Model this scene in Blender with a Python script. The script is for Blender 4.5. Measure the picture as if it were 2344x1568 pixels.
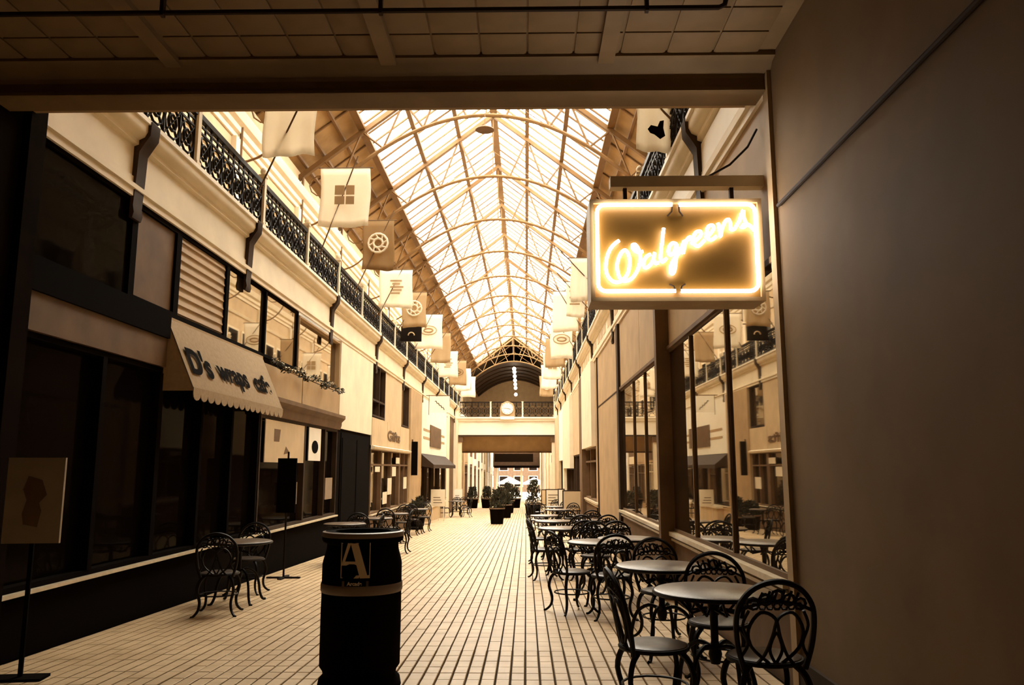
import bpy, math, random
from math import sin, cos, pi, radians, sqrt
random.seed(7)
for o in list(bpy.data.objects): bpy.data.objects.remove(o)
S = bpy.context.scene
C = S.collection
# ---------------------------------------------------------------- camera
cam = bpy.data.cameras.new('camera'); cam.lens = 28.0; cam.sensor_width = 36.0; cam.clip_end = 500
co = bpy.data.objects.new('camera', cam); C.objects.link(co)
co.location = (0, 0, 1.4); co.rotation_euler = (radians(98.98), 0, radians(0.993))
S.camera = co
# ---------------------------------------------------------------- world, light, exposure
W = bpy.data.worlds.new('sky'); S.world = W; W.use_nodes = True
bg = W.node_tree.nodes['Background']
bg.inputs[0].default_value = (1.0, 0.955, 0.875, 1); bg.inputs[1].default_value = 6.0
S.view_settings.view_transform = 'Standard'; S.view_settings.look = 'None'
S.view_settings.exposure = 1.98; S.view_settings.gamma = 1.0; S.view_settings.use_curve_mapping = False
pl = bpy.data.lights.new('skylight_portal', 'AREA'); pl.shape = 'RECTANGLE'; pl.size = 7.6; pl.size_y = 72
pl.cycles.is_portal = True
po = bpy.data.objects.new('skylight_portal', pl); C.objects.link(po); po.location = (-1.175, 43, 14.9)
pl2 = bpy.data.lights.new('street_portal', 'AREA'); pl2.shape = 'RECTANGLE'; pl2.size = 7; pl2.size_y = 6
pl2.cycles.is_portal = True
po2 = bpy.data.objects.new('street_portal', pl2); C.objects.link(po2); po2.location = (-1.175, 105.6, 1.0)
po2.rotation_euler = (radians(-90), 0, 0)

# ---------------------------------------------------------------- helpers
XL, XR, XC = -4.25, 1.9, -1.175
SL = 0.0228
def zf(y): return -SL * max(y, 0)
M = {}
def mat(name, col, rough=0.6, spec=0.3, var=0.0, scale=8.0, bump=0.0, metal=0.0):
    m = bpy.data.materials.new(name); m.use_nodes = True
    nt = m.node_tree; b = nt.nodes['Principled BSDF']
    b.inputs['Base Color'].default_value = (*col, 1); b.inputs['Roughness'].default_value = rough
    b.inputs['Specular IOR Level'].default_value = spec; b.inputs['Metallic'].default_value = metal
    if var or bump:
        tc = nt.nodes.new('ShaderNodeTexCoord'); nz = nt.nodes.new('ShaderNodeTexNoise')
        nz.inputs['Scale'].default_value = scale; nz.inputs['Detail'].default_value = 5
        nt.links.new(tc.outputs['Object'], nz.inputs['Vector'])
        if var:
            r = nt.nodes.new('ShaderNodeValToRGB')
            r.color_ramp.elements[0].position = 0.3; r.color_ramp.elements[1].position = 0.7
            r.color_ramp.elements[0].color = (*[c * (1 - var) for c in col], 1)
            r.color_ramp.elements[1].color = (*[min(1, c * (1 + var)) for c in col], 1)
            nt.links.new(nz.outputs['Fac'], r.inputs['Fac']); nt.links.new(r.outputs['Color'], b.inputs['Base Color'])
        if bump:
            bp = nt.nodes.new('ShaderNodeBump'); bp.inputs['Strength'].default_value = bump
            bp.inputs['Distance'].default_value = 0.02
            nt.links.new(nz.outputs['Fac'], bp.inputs['Height']); nt.links.new(bp.outputs['Normal'], b.inputs['Normal'])
    M[name] = m; return m
mat('cream', (.78, .67, .49), .6, .3, .08, 2.0)
mat('white_paint', (.88, .82, .69), .55, .3, .05, 2.0)
mat('tan', (.42, .28, .145), .65, .25, .12, 2.0, .1)
mat('pale_tan', (.58, .43, .26), .65, .25, .10, 2.0, .1)
mat('brown', (.14, .08, .04), .6, .15, .2, 3.0, .1)
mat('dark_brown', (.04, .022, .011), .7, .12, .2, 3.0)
mat('black', (.004, .0022, .0012), .9, .02)
mat('iron', (.008, .0045, .0025), .5, .12, .3, 30)
mat('roof_iron', (.15, .075, .022), .6, .3, .15, 3)
mat('roof_deck', (.33, .205, .095), .8, .1, .2, 1.5, .2)
mat('plaster', (.17, .102, .046), .75, .2, .16, 1.3, .15)
mat('entry_paint', (.20, .125, .058), .6, .2, .14, 2.5, .1)
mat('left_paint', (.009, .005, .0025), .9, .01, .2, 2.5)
mat('joint', (.05, .028, .012), .9, .1)
mat('tabletop', (.11, .07, .04), .33, .3, .3, 90)
mat('seat', (.045, .028, .016), .35, .3, .25, 40)
mat('awning_cloth', (.36, .26, .16), .85, .1, .1, 20, .2)
mat('flag_white', (.93, .87, .75), .85, .1, .04, 4)
mat('flag_tan', (.58, .44, .27), .85, .1, .06, 4)
mat('flag_dark', (.40, .27, .14), .85, .1, .06, 4)
mat('sill_metal', (.72, .60, .42), .25, .6, .1, 10)
mat('leaf', (.035, .03, .014), .6, .3, .4, 9)
mat('soil', (.03, .02, .01), .9, .1)
mat('sign_back', (.17, .08, .012), .45, .3, .06, 5)
mat('sign_case', (.46, .30, .14), .45, .4, .1, 6)
mat('letter_tan', (.62, .46, .28), .6, .2)
mat('poster', (.30, .22, .145), .6, .3, .08, 6)
mat('barrel_band', (.17, .11, .07), .4, .4)
# bricks: colour differs a little from brick to brick
def brick_mat(name):
    m = bpy.data.materials.new(name); m.use_nodes = True; nt = m.node_tree; b = nt.nodes['Principled BSDF']
    tc = nt.nodes.new('ShaderNodeNewGeometry'); sp = nt.nodes.new('ShaderNodeVectorMath'); sp.operation = 'DIVIDE'
    sp.inputs[1].default_value = (.11, .21, 9); fl = nt.nodes.new('ShaderNodeVectorMath'); fl.operation = 'FLOOR'
    wn = nt.nodes.new('ShaderNodeTexWhiteNoise'); wn.noise_dimensions = '2D'
    nz = nt.nodes.new('ShaderNodeTexNoise'); nz.inputs['Scale'].default_value = 1.1; nz.inputs['Detail'].default_value = 4
    ad = nt.nodes.new('ShaderNodeMath'); ad.operation = 'ADD'
    r = nt.nodes.new('ShaderNodeValToRGB')
    r.color_ramp.elements[0].position = .2; r.color_ramp.elements[0].color = (.40, .265, .135, 1)
    r.color_ramp.elements[1].position = 1.0; r.color_ramp.elements[1].color = (.60, .43, .245, 1)
    ml = nt.nodes.new('ShaderNodeMath'); ml.operation = 'MULTIPLY'; ml.inputs[1].default_value = .35
    L = nt.links.new
    L(tc.outputs['Position'], sp.inputs[0]); L(sp.outputs[0], fl.inputs[0]); L(fl.outputs[0], wn.inputs['Vector'])
    L(tc.outputs['Position'], nz.inputs['Vector']); L(wn.outputs['Value'], ml.inputs[0]); L(ml.outputs[0], ad.inputs[0])
    L(nz.outputs['Fac'], ad.inputs[1]); L(ad.outputs[0], r.inputs['Fac']); L(r.outputs[0], b.inputs['Base Color'])
    b.inputs['Roughness'].default_value = .5; b.inputs['Specular IOR Level'].default_value = .35
    M[name] = m
brick_mat('brick')
def glass_mat(name, refl, col, rough=.02):
    # shop glass in front of an unlit interior: a clean reflection over a dark body
    m = bpy.data.materials.new(name); m.use_nodes = True; nt = m.node_tree; nt.nodes.clear()
    o = nt.nodes.new('ShaderNodeOutputMaterial'); mx = nt.nodes.new('ShaderNodeMixShader')
    d = nt.nodes.new('ShaderNodeBsdfDiffuse'); d.inputs[0].default_value = (*col, 1)
    g = nt.nodes.new('ShaderNodeBsdfGlossy'); g.inputs['Color'].default_value = (1, .9, .75, 1); g.inputs['Roughness'].default_value = rough
    lw = nt.nodes.new('ShaderNodeLayerWeight'); lw.inputs[0].default_value = refl
    nt.links.new(lw.outputs['Fresnel'], mx.inputs[0]); nt.links.new(d.outputs[0], mx.inputs[1]); nt.links.new(g.outputs[0], mx.inputs[2])
    nt.links.new(mx.outputs[0], o.inputs[0]); M[name] = m
glass_mat('shop_glass', .62, (.012, .008, .005))
glass_mat('dark_glass', .05, (.004, .0025, .0018), .05)
glass_mat('mirror_glass', .78, (.03, .02, .012))
def sky_glass(name, col):
    m = bpy.data.materials.new(name); m.use_nodes = True; nt = m.node_tree; nt.nodes.clear()
    o = nt.nodes.new('ShaderNodeOutputMaterial'); mx = nt.nodes.new('ShaderNodeMixShader')
    t = nt.nodes.new('ShaderNodeBsdfTransparent'); t.inputs[0].default_value = (*col, 1)
    g = nt.nodes.new('ShaderNodeBsdfGlossy'); g.inputs['Roughness'].default_value = .1
    mx.inputs[0].default_value = .06
    nt.links.new(t.outputs[0], mx.inputs[1]); nt.links.new(g.outputs[0], mx.inputs[2]); nt.links.new(mx.outputs[0], o.inputs[0]); M[name] = m
sky_glass('roof_glass', (.90, .89, .86)); sky_glass('roof_glass_dull', (.62, .60, .55))
def emit(name, col, s):
    m = bpy.data.materials.new(name); m.use_nodes = True; b = m.node_tree.nodes['Principled BSDF']
    b.inputs['Base Color'].default_value = (*col, 1); b.inputs['Emission Color'].default_value = (*col, 1)
    b.inputs['Emission Strength'].default_value = s; M[name] = m
emit('neon', (1.0, .95, .88), 4.8); emit('lamp_globe', (1, .9, .7), 3.5); emit('lit_letters', (1, .95, .85), 3)

for nm_ in ('flag_white', 'flag_tan', 'flag_dark'):
    nt = M[nm_].node_tree; b_ = nt.nodes['Principled BSDF']; o_ = nt.nodes['Material Output']
    tl = nt.nodes.new('ShaderNodeBsdfTranslucent'); tl.inputs[0].default_value = b_.inputs['Base Color'].default_value
    mx_ = nt.nodes.new('ShaderNodeMixShader'); mx_.inputs[0].default_value = .55
    nt.links.new(b_.outputs[0], mx_.inputs[1]); nt.links.new(tl.outputs[0], mx_.inputs[2]); nt.links.new(mx_.outputs[0], o_.inputs[0])
def link(name, me, parent=None, loc=(0, 0, 0), rot=0):
    o = bpy.data.objects.new(name, me); C.objects.link(o); o.location = loc
    if isinstance(rot, tuple): o.rotation_euler = rot
    else: o.rotation_euler = (0, 0, rot)
    o.parent = parent; return o
class MB:
    def __init__(s): s.v = []; s.f = []; s.sm = []
    def add(s, v, f, smooth=False):
        n = len(s.v); s.v += v; s.f += [tuple(i + n for i in q) for q in f]; s.sm += [smooth] * len(f); return s
    def box(s, x0, x1, y0, y1, z0, z1, zb=None):
        if zb is None: zb = (z0, z0)     # bottom may follow the sloping floor: (z at y0, z at y1)
        v = [(x0, y0, zb[0]), (x1, y0, zb[0]), (x1, y1, zb[1]), (x0, y1, zb[1]), (x0, y0, z1), (x1, y0, z1), (x1, y1, z1), (x0, y1, z1)]
        return s.add(v, [(3, 2, 1, 0), (4, 5, 6, 7), (0, 1, 5, 4), (1, 2, 6, 5), (2, 3, 7, 6), (3, 0, 4, 7)])
    def tube(s, P, r, n=6, closed=False, taper=None):
        P = [tuple(map(float, p)) for p in P]; m = len(P); v = []
        up0 = None
        for i, p in enumerate(P):
            a = P[(i - 1) % m] if (closed or i > 0) else P[0]; b = P[(i + 1) % m] if (closed or i < m - 1) else P[-1]
            d = [b[k] - a[k] for k in range(3)]; l = sqrt(sum(c * c for c in d)) or 1; d = [c / l for c in d]
            if up0 is None: up0 = (0, 0, 1) if abs(d[2]) < .9 else (1, 0, 0)
            u = up0; dt = sum(u[k] * d[k] for k in range(3)); u = [u[k] - dt * d[k] for k in range(3)]
            l = sqrt(sum(c * c for c in u))
            if l < 1e-4: u = [0, 1, 0]; l = 1
            u = [c / l for c in u]; up0 = tuple(u)
            w = (d[1] * u[2] - d[2] * u[1], d[2] * u[0] - d[0] * u[2], d[0] * u[1] - d[1] * u[0])
            rr = r if taper is None else r * (taper[0] + (taper[1] - taper[0]) * i / (m - 1))
            for j in range(n):
                t = 2 * pi * j / n; v.append(tuple(p[k] + rr * (cos(t) * w[k] + sin(t) * u[k]) for k in range(3)))
        f = []
        for i in range(m if closed else m - 1):
            for j in range(n):
                a = i * n + j; b = i * n + (j + 1) % n; c = ((i + 1) % m) * n + (j + 1) % n; d = ((i + 1) % m) * n + j
                f.append((a, b, c, d))
        if not closed: f += [tuple(range(n))[::-1], tuple(range((m - 1) * n, m * n))]
        return s.add(v, f, True)
    def lathe(s, prof, n=24, c=(0, 0, 0), cap=True):
        v = [(c[0] + r * cos(2 * pi * j / n), c[1] + r * sin(2 * pi * j / n), c[2] + z) for r, z in prof for j in range(n)]
        f = [(i * n + j, i * n + (j + 1) % n, (i + 1) * n + (j + 1) % n, (i + 1) * n + j) for i in range(len(prof) - 1) for j in range(n)]
        if cap: f += [tuple(range(n))[::-1], tuple(range((len(prof) - 1) * n, len(prof) * n))]
        return s.add(v, f, True)
    def prism(s, P, axis, a0, a1):   # polygon P extruded along an axis
        n = len(P)
        def q(p, a): return {0: (a, p[0], p[1]), 1: (p[0], a, p[1]), 2: (p[0], p[1], a)}[axis]
        v = [q(p, a0) for p in P] + [q(p, a1) for p in P]
        f = [tuple(range(n)), tuple(range(n, 2 * n))[::-1]] + [(i, n + i, n + (i + 1) % n, (i + 1) % n) for i in range(n)]
        return s.add(v, f)
    def mesh(s, name, m):
        me = bpy.data.meshes.new(name); me.from_pydata(s.v, [], s.f); me.materials.append(M[m])
        me.polygons.foreach_set('use_smooth', s.sm)
        try: me.set_sharp_from_angle(angle=radians(40))
        except Exception: pass
        me.update(); return me
    def build(s, name, m, parent=None, loc=(0, 0, 0), rot=0): return link(name, s.mesh(name, m), parent, loc, rot)
def tag(o, label, cat, group=None):
    o['label'] = label; o['category'] = cat
    if group: o['group'] = group
    return o
def empty(name, loc=(0, 0, 0), rot=0):
    o = bpy.data.objects.new(name, None); C.objects.link(o); o.location = loc; o.rotation_euler = (0, 0, rot); o.empty_display_size = .2; return o
def thing(name, label, cat, loc=(0, 0, 0), rot=0, group=None): return tag(empty(name, loc, rot), label, cat, group)
def struct(o, label=None):
    o['kind'] = 'structure'
    if label: o['label'] = label
    return o
def box(name, m, x0, x1, y0, y1, z0, z1, parent=None, zb=None): return MB().box(x0, x1, y0, y1, z0, z1, zb).build(name, m, parent)
def dup(root, loc, rot, label, group=None):
    r = root.copy(); C.objects.link(r); r.location = loc; r.rotation_euler = (0, 0, rot); r['label'] = label
    if group: r['group'] = group
    for ch in list(root.children):
        c = ch.copy(); C.objects.link(c); c.parent = r
        for g in list(ch.children):
            d = g.copy(); C.objects.link(d); d.parent = c
    return r
def circ(cx, cz, r, y, n=10, a0=0, a1=2 * pi): return [(cx + r * cos(a0 + (a1 - a0) * i / n), y, cz + r * sin(a0 + (a1 - a0) * i / n)) for i in range(n + 1)]
def text(name, body, size, m, parent, loc, rot, depth=.004, align='CENTER', sx=1.0):
    cu = bpy.data.curves.new(name, 'FONT'); cu.body = body; cu.size = size; cu.extrude = depth; cu.offset = size * .035; cu.align_x = align; cu.align_y = 'CENTER'
    t = bpy.data.objects.new(name, cu); C.objects.link(t); bpy.context.view_layer.update()
    me = bpy.data.meshes.new_from_object(t.evaluated_get(bpy.context.evaluated_depsgraph_get())); bpy.data.objects.remove(t)
    me.materials.clear(); me.materials.append(M[m]); o = link(name, me, parent, loc, rot); o.scale = (sx, 1, 1); return o

# ================================================================ STRUCTURE
# ---- floor: a dark joint bed, and bricks standing proud of it
YE = 105.0
fb = MB(); fb.add([(XL - .3, -4, -.03), (XR + .3, -4, -.03), (XR + .3, 0, -.03), (XL - .3, 0, -.03), (XR + .3, YE, zf(YE) - .03), (XL - .3, YE, zf(YE) - .03),
                   (XL - .3, -4, -.3), (XR + .3, -4, -.3), (XR + .3, YE, zf(YE) - .3), (XL - .3, YE, zf(YE) - .3)],
                  [(0, 1, 2, 3), (3, 2, 4, 5), (9, 8, 7, 6), (0, 6, 7, 1), (5, 4, 8, 9), (1, 7, 8, 4, 2), (0, 3, 5, 9, 6)])
floor = struct(fb.build('floor', 'joint'), 'brick floor of the arcade, running downhill from the camera')
BW, BL = .11, .21
def brick_mesh():
    g = MB(); w, l = BW / 2 - .007, BL / 2 - .003
    v = [(-w, -l, -.02), (w, -l, -.02), (w, l, -.02), (-w, l, -.02), (-w, -l, .022), (w, -l, .022), (w, l, .022), (-w, l, .022),
         (-w + .004, -l + .004, .026), (w - .004, -l + .004, .026), (w - .004, l - .004, .026), (-w + .004, l - .004, .026)]
    f = [(8, 9, 10, 11)] + [(a, b, b + 4, a + 4) for a, b in ((4, 5), (5, 6), (6, 7))] + [(7, 4, 8, 11)] + [(a, b, b + 4, a + 4) for a, b in ((0, 1), (1, 2), (2, 3))] + [(3, 0, 4, 7)]
    return g.add(v, f).mesh('brick', 'brick')
bm_ = brick_mesh()
ncol = int((XR - XL) / BW); y0 = 4.62
single = set()
for r in range(5, 13):
    for c in range(14, 52): single.add((r, c))
tilt = math.atan(-SL)
for r, c in sorted(single):
    x = XL + .06 + c * BW + BW / 2; y = y0 + r * BL
    link('brick', bm_, floor, (x, y, zf(y) - .026 + random.uniform(-.0015, .0015)), (tilt, 0, 0))
nb = 0; far = MB(); w, l = BW / 2 - .007, BL / 2 - .003
for r in range(0, 260):
    for c in range(ncol):
        if (r, c) in single: continue
        x = XL + .06 + c * BW + BW / 2; y = y0 + r * BL; z = zf(y) + random.uniform(-.0012, .0012); s = SL * l
        far.add([(x - w, y - l, z + s), (x + w, y - l, z + s), (x + w, y + l, z - s), (x - w, y + l, z - s), (x - w, y - l, z - .04), (x + w, y - l, z - .04), (x + w, y + l, z - .04), (x - w, y + l, z - .04)],
                [(0, 1, 2, 3), (4, 5, 1, 0), (5, 6, 2, 1), (7, 4, 0, 3)])
o = far.build('brick_paving', 'brick', floor); o['kind'] = 'stuff'
g = MB(); ya = y0 + 259.5 * BL; g.add([(XL, ya, zf(ya)), (XR, ya, zf(ya)), (XR, YE, zf(YE)), (XL, YE, zf(YE))], [(0, 1, 2, 3)]); o = g.build('far_brick_paving', 'brick', floor); o['kind'] = 'stuff'
g = MB(); g.add([(XL, -4, -.004), (XR, -4, -.004), (XR, y0 - .11, zf(4.5) + .0), (XL, y0 - .11, zf(4.5) + .0)], [(0, 1, 2, 3)]); o = g.build('near_brick_paving', 'brick', floor); o['kind'] = 'stuff'

# ---- covered entry: walls, ceiling, beam
wr = struct(box('wall_right', 'plaster', XR, XR + .35, -4, 5.88, -.3, 6.0), 'plain plastered wall of the covered entry, right of the camera')
box('corner_trim', 'tan', XR - .03, XR + .05, 5.80, 5.92, zf(5.8), 4.5, wr)
box('base_board', 'dark_brown', XR - .025, XR + .02, -4, 5.8, -.14, .10, wr)
struct(MB().tube([(XR - .02, 1.2, 3.30), (XR - .02, 5.72, 3.33)], .016, 8).build('trim_1', 'dark_brown'), 'thin dark horizontal strip high on the right entry wall')  # thin dark tube run along the upper wall
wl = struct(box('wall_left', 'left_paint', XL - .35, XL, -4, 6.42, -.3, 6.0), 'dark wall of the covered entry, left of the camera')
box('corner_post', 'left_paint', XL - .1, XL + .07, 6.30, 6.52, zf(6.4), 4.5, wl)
struct(box('wall_light_block', 'brown', XL - .35, XR + .35, -4.2, -4, -.3, 5.2), 'added unseen wall behind the camera, keeping sky light out of the entry')  # added out of view so sky light cannot enter from behind
ce = struct(box('ceiling', 'entry_paint', XL - .35, XR + .35, -4, 6.0, 4.54, 4.9), 'pressed panel ceiling of the covered entry')
pm = MB(); a, b = .168, .145
pm.add([(-a, -b, 0), (a, -b, 0), (a, b, 0), (-a, b, 0), (-a, -b, -.012), (a, -b, -.012), (a, b, -.012), (-a, b, -.012), (-a + .03, -b + .03, -.024), (a - .03, -b + .03, -.024), (a - .03, b - .03, -.024), (-a + .03, b - .03, -.024)],
       [(11, 10, 9, 8)] + [(q, p, p + 4, q + 4) for p, q in ((4, 5), (5, 6), (6, 7), (7, 4))] + [(q, p, p + 4, q + 4) for p, q in ((0, 1), (1, 2), (2, 3), (3, 0))])
pmesh = pm.mesh('ceiling_panel', 'entry_paint')
ribs = [-4.15, -2.72, -1.05, .62]
for r in range(6):
    for c in range(17):
        x = XL + .22 + c * .352
        if x > XR - .15: continue
        if min(abs(x - q) for q in ribs) < .0: continue
        link('ceiling_panel', pmesh, ce, (x, 5.53 - r * .31, 4.54))
for q in ribs: box('ceiling_rib', 'entry_paint', q - .06, q + .06, -4, 5.72, 4.47, 4.54, ce)
be = struct(box('trim_2', 'entry_paint', XL - .2, XR + .0, 5.86, 6.12, 4.31, 4.9), 'deep beam across the end of the entry ceiling')
g = MB(); g.prism([(5.66, 4.545), (5.66, 4.50), (5.74, 4.49), (5.78, 4.45), (5.84, 4.44), (5.87, 4.40), (5.87, 4.545)], 0, XL, XR); g.build('beam_moulding', 'entry_paint', be)
g = MB(); g.box(XL, XR, 5.845, 5.865, 4.31, 4.335); g.build('beam_bead', 'entry_paint', be)
# wall above the entry, towards the arcade
struct(box('wall_front', 'tan', -7.4, 5.1, 6.12, 6.35, 4.4, 15.0), 'upper wall over the entry, facing down the arcade')
# pipe under the ceiling
t = thing('ceiling_pipe', 'thin dark pipe slung under the entry ceiling, turned up at its right end', 'pipe', (0, 4.83, 4.38))
MB().tube([(-3.9, 0, 0), (1.27, 0, 0), (1.31, 0, .02), (1.32, 0, .06), (1.32, 0, .16)], .017, 8).build('pipe', 'dark_brown', t)
for x in (-2.4, -.95, .8): MB().box(x - .012, x + .012, -.02, .02, -.025, .16).build('pipe_hanger', 'dark_brown', t)

# ---- mouldings shared by both long fronts
def side(s):  # s=-1 left, +1 right : (face x, outwards-into-arcade sign)
    return (XL, 1) if s < 0 else (XR, -1)
def sprof(s, pts): X, k = side(s); return [(X + k * p[0], p[1]) for p in pts]
def sbox(name, m, s, o0, o1, y0, y1, z0, z1, parent, zb=None):
    X, k = side(s); a, b = sorted((X + k * o0, X + k * o1)); return box(name, m, a, b, y0, y1, z0, z1, parent, zb)
def floorbox(name, m, s, o0, o1, y0, y1, z1, parent):
    X, k = side(s); a, b = sorted((X + k * o0, X + k * o1)); return MB().box(a, b, y0, y1, 0, z1, (zf(y0) - .02, zf(y1) - .02)).build(name, m, parent)
front = {}
for s, nm, ys in ((-1, 'left', 6.42), (1, 'right', 5.88)):
    y1 = 49.0
    fr = struct(sbox('wall_' + nm + '_upper_front', 'cream', s, -.5, 0, ys, YE, 4.5, 5.06, None), 'cream frieze and cornice along the %s side of the arcade' % nm)
    front[s] = fr
    MB().prism(sprof(s, [(0, 4.30), (.03, 4.30), (.03, 4.37), (.055, 4.38), (.055, 4.43), (.02, 4.45), (.02, 4.52), (0, 4.53)]), 1, ys, y1).build('architrave', 'cream', fr)
    MB().prism(sprof(s, [(0, 4.86), (.05, 4.88), (.05, 4.93), (.11, 4.96), (.14, 5.02), (.14, 5.10), (-.2, 5.10), (-.2, 4.9)]), 1, ys, y1).build('cornice', 'cream', fr)
    sbox('balcony_lip', 'white_paint', s, -.1, .17, ys, y1, 5.10, 5.15, fr)
    sbox('balcony_floor', 'tan', s, -2.6, 0, ys, 98, 5.0, 5.12, fr)
    k = 0
    for k in range(9):
        y = (8.25, 11.75, 17.0, 22.3, 27.4, 32.5, 37.6, 42.7, 47.2)[k]
        X, kk = side(s)
        g = MB().prism(sprof(s, [(0, 4.06), (.035, 4.06), (.05, 4.12), (.035, 4.2), (.05, 4.5), (.06, 4.8), (.12, 4.9), (.17, 4.98), (.18, 5.14), (0, 5.14)]), 1, y - .10, y + .10)
        g.build('console_bracket', 'dark_brown', fr)
    # recessed frieze panels
    for k in range(17):
        ya = ys + .3 + k * 2.5
        if ya + 2.1 > y1: break
        if s > 0 and k > 3:
            for q in range(3): sbox('frieze_panel', 'pale_tan', s, 0, .008, ya + q * .75, ya + q * .75 + .5, 4.6, 4.8, fr)
sbox('frieze_painted_glow', 'white_paint', 1, 0, .012, 5.9, 15.0, 4.535, 4.84, front[1])  # bright light on this stretch of frieze, put into its white colour
# ---- upper storey walls set back behind the balconies
UW = 5.6
for s, nm in ((-1, 'left'), (1, 'right')):
    xo = XC + s * UW; k = -s
    a, b = sorted((xo, xo + s * .3))
    uw = struct(box('wall_%s_gallery' % nm, 'pale_tan', a, b, 6.3, 98, 5.0, 10.2), 'upper storey wall behind the %s balcony' % nm)
    MB().prism([(xo + k * p, z) for p, z in [(0, 9.0), (.05, 9.0), (.05, 9.12), (.12, 9.16), (.12, 9.3), (.22, 9.36), (.26, 9.5), (.26, 9.6), (0, 9.6)]], 1, 6.35, 97).build('cornice', 'cream', uw)
    MB().prism([(xo + k * p, z) for p, z in [(0, 8.2), (.06, 8.22), (.1, 8.32), (0, 8.36)]], 1, 6.35, 97).build('string_course', 'cream', uw)
    q = 0; y = 7.6
    while y < 90:
        MB().box(*sorted((xo, xo + k * .12)), y + 4.6, y + 5.0, 5.12, 9.0).build('pilaster', 'cream', uw)
        fr = MB().box(*sorted((xo, xo + k * .06)), y + .7, y + 2.1, 5.12, 7.6).build('door_frame', 'cream', uw)
        MB().box(*sorted((xo + k * .06, xo + k * .07)), y + .82, y + 1.98, 5.2, 7.5).build('door_glass', 'dark_glass', uw if False else fr)
        fr = MB().box(*sorted((xo, xo + k * .06)), y + 2.5, y + 4.2, 5.9, 7.6).build('window_frame', 'cream', uw)
        MB().box(*sorted((xo + k * .06, xo + k * .07)), y + 2.6, y + 4.1, 6.0, 7.5).build('window_glass', 'dark_glass', fr)
        y += 5.1
# gallery back side closers
# ---- roof
ZR, SLP = 14.6, .773           # ridge height, slope
def zr(w): return ZR - SLP * abs(w)
GW = 3.75
T0, BAY = 7.4, 5.1; NT = 15; TY = [T0 + BAY * i for i in range(NT)]      # last at 78.8
rf = struct(MB().prism([(XC + GW, zr(GW)), (XC + UW + .4, zr(UW + .4)), (XC + UW + .4, zr(UW + .4) + .12), (XC + GW, zr(GW) + .12)], 1, 6.2, 78.8).build('ceiling_roof_deck', 'roof_deck'), 'boarded lower slopes of the arcade roof')
MB().prism([(XC - GW, zr(GW)), (XC - UW - .4, zr(UW + .4)), (XC - UW - .4, zr(UW + .4) + .12), (XC - GW, zr(GW) + .12)], 1, 6.2, 78.8).build('roof_deck', 'roof_deck', rf)
MB().prism([(XC - 6, zr(6)), (XC, ZR), (XC + 6, zr(6)), (XC + 6, zr(6) + .12), (XC, ZR + .12), (XC - 6, zr(6) + .12)], 1, 78.8, 98).build('roof_deck', 'roof_deck', rf)
MB().prism([(XC - GW, zr(GW)), (XC, ZR), (XC + GW, zr(GW)), (XC + GW, zr(GW) + .12), (XC, ZR + .12), (XC - GW, zr(GW) + .12)], 1, 6.2, T0 + BAY - .1).build('roof_deck', 'roof_deck', rf)  # unseen boarding over the near bays, added to dim the entry end
for s in (-1, 1):
    for w in (4.3, 4.9, 5.4):
        MB().box(XC + s * w - .04, XC + s * w + .04, 6.3, 78.8, zr(w) - .10, zr(w) - .01).build('deck_purlin', 'roof_iron', rf)
    n = int((78.8 - T0) / (BAY / 2))
    for i in range(n):
        y = T0 + BAY / 2 * i + BAY / 4
        MB().prism([(XC + s * GW, zr(GW) - .02), (XC + s * UW, zr(UW) - .02), (XC + s * UW, zr(UW) - .07), (XC + s * GW, zr(GW) - .07)], 1, y - .03, y + .03).build('deck_rafter', 'roof_iron', rf)
# skylight: purlins, glazing bars, panes
G0 = T0 + BAY          # the glass starts here; nearer, unseen boarding is added to hold back light
sk = struct(MB().prism([(XC - .13, ZR - .16), (XC + .13, ZR - .16), (XC + .13, ZR + .0), (XC, ZR + .09), (XC - .13, ZR + .0)], 1, G0 - .1, 78.8).build('window_skylight', 'roof_iron'), 'long pitched glass skylight over the arcade')
rows = [0, 1.25, 2.5, 3.75]
for s in (-1, 1):
    for w in (1.25, 2.5, 3.75):
        t_ = .07 if w < 3 else .11
        MB().box(XC + s * w - t_, XC + s * w + t_, G0 - .1, 78.8, zr(w) - .22, zr(w) - .12).build('purlin', 'roof_iron', sk)
        g = MB()      # lattice web of the purlin
        y = G0
        while y < 78.5:
            g.tube([(XC + s * w, y, zr(w) - .12), (XC + s * w, y + .425, zr(w) - .02)], .022, 4); g.tube([(XC + s * w, y + .425, zr(w) - .02), (XC + s * w, y + .85, zr(w) - .12)], .022, 4); y += .85
        g.build('purlin_lattice', 'roof_iron', sk)
    for i in range(98 + 1):
        y = G0 + i * BAY / 7
        if y > 78.9: break
        MB().prism([(XC + s * .08, zr(.08)), (XC + s * GW, zr(GW)), (XC + s * GW, zr(GW) - .06), (XC + s * .08, zr(.08) - .06)], 1, y - .03, y + .03).build('glazing_bar', 'roof_iron', sk)
def pane_mesh(s, dull):
    g = MB(); w0, w1 = 0, 1.22; dy = BAY / 7 - .03
    return g.add([(0, 0, 0), (s * w1, 0, -SLP * w1), (s * w1, dy, -SLP * w1), (0, dy, 0), (0, 0, .012), (s * w1, 0, .012 - SLP * w1), (s * w1, dy, .012 - SLP * w1), (0, dy, .012)],
                 [(0, 1, 2, 3), (7, 6, 5, 4), (0, 4, 5, 1), (2, 6, 7, 3)]).mesh('pane', 'roof_glass_dull' if dull else 'roof_glass')
PM = {(s, d): pane_mesh(s, d) for s in (-1, 1) for d in (0, 1)}
cnt = 0; g = MB()
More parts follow.
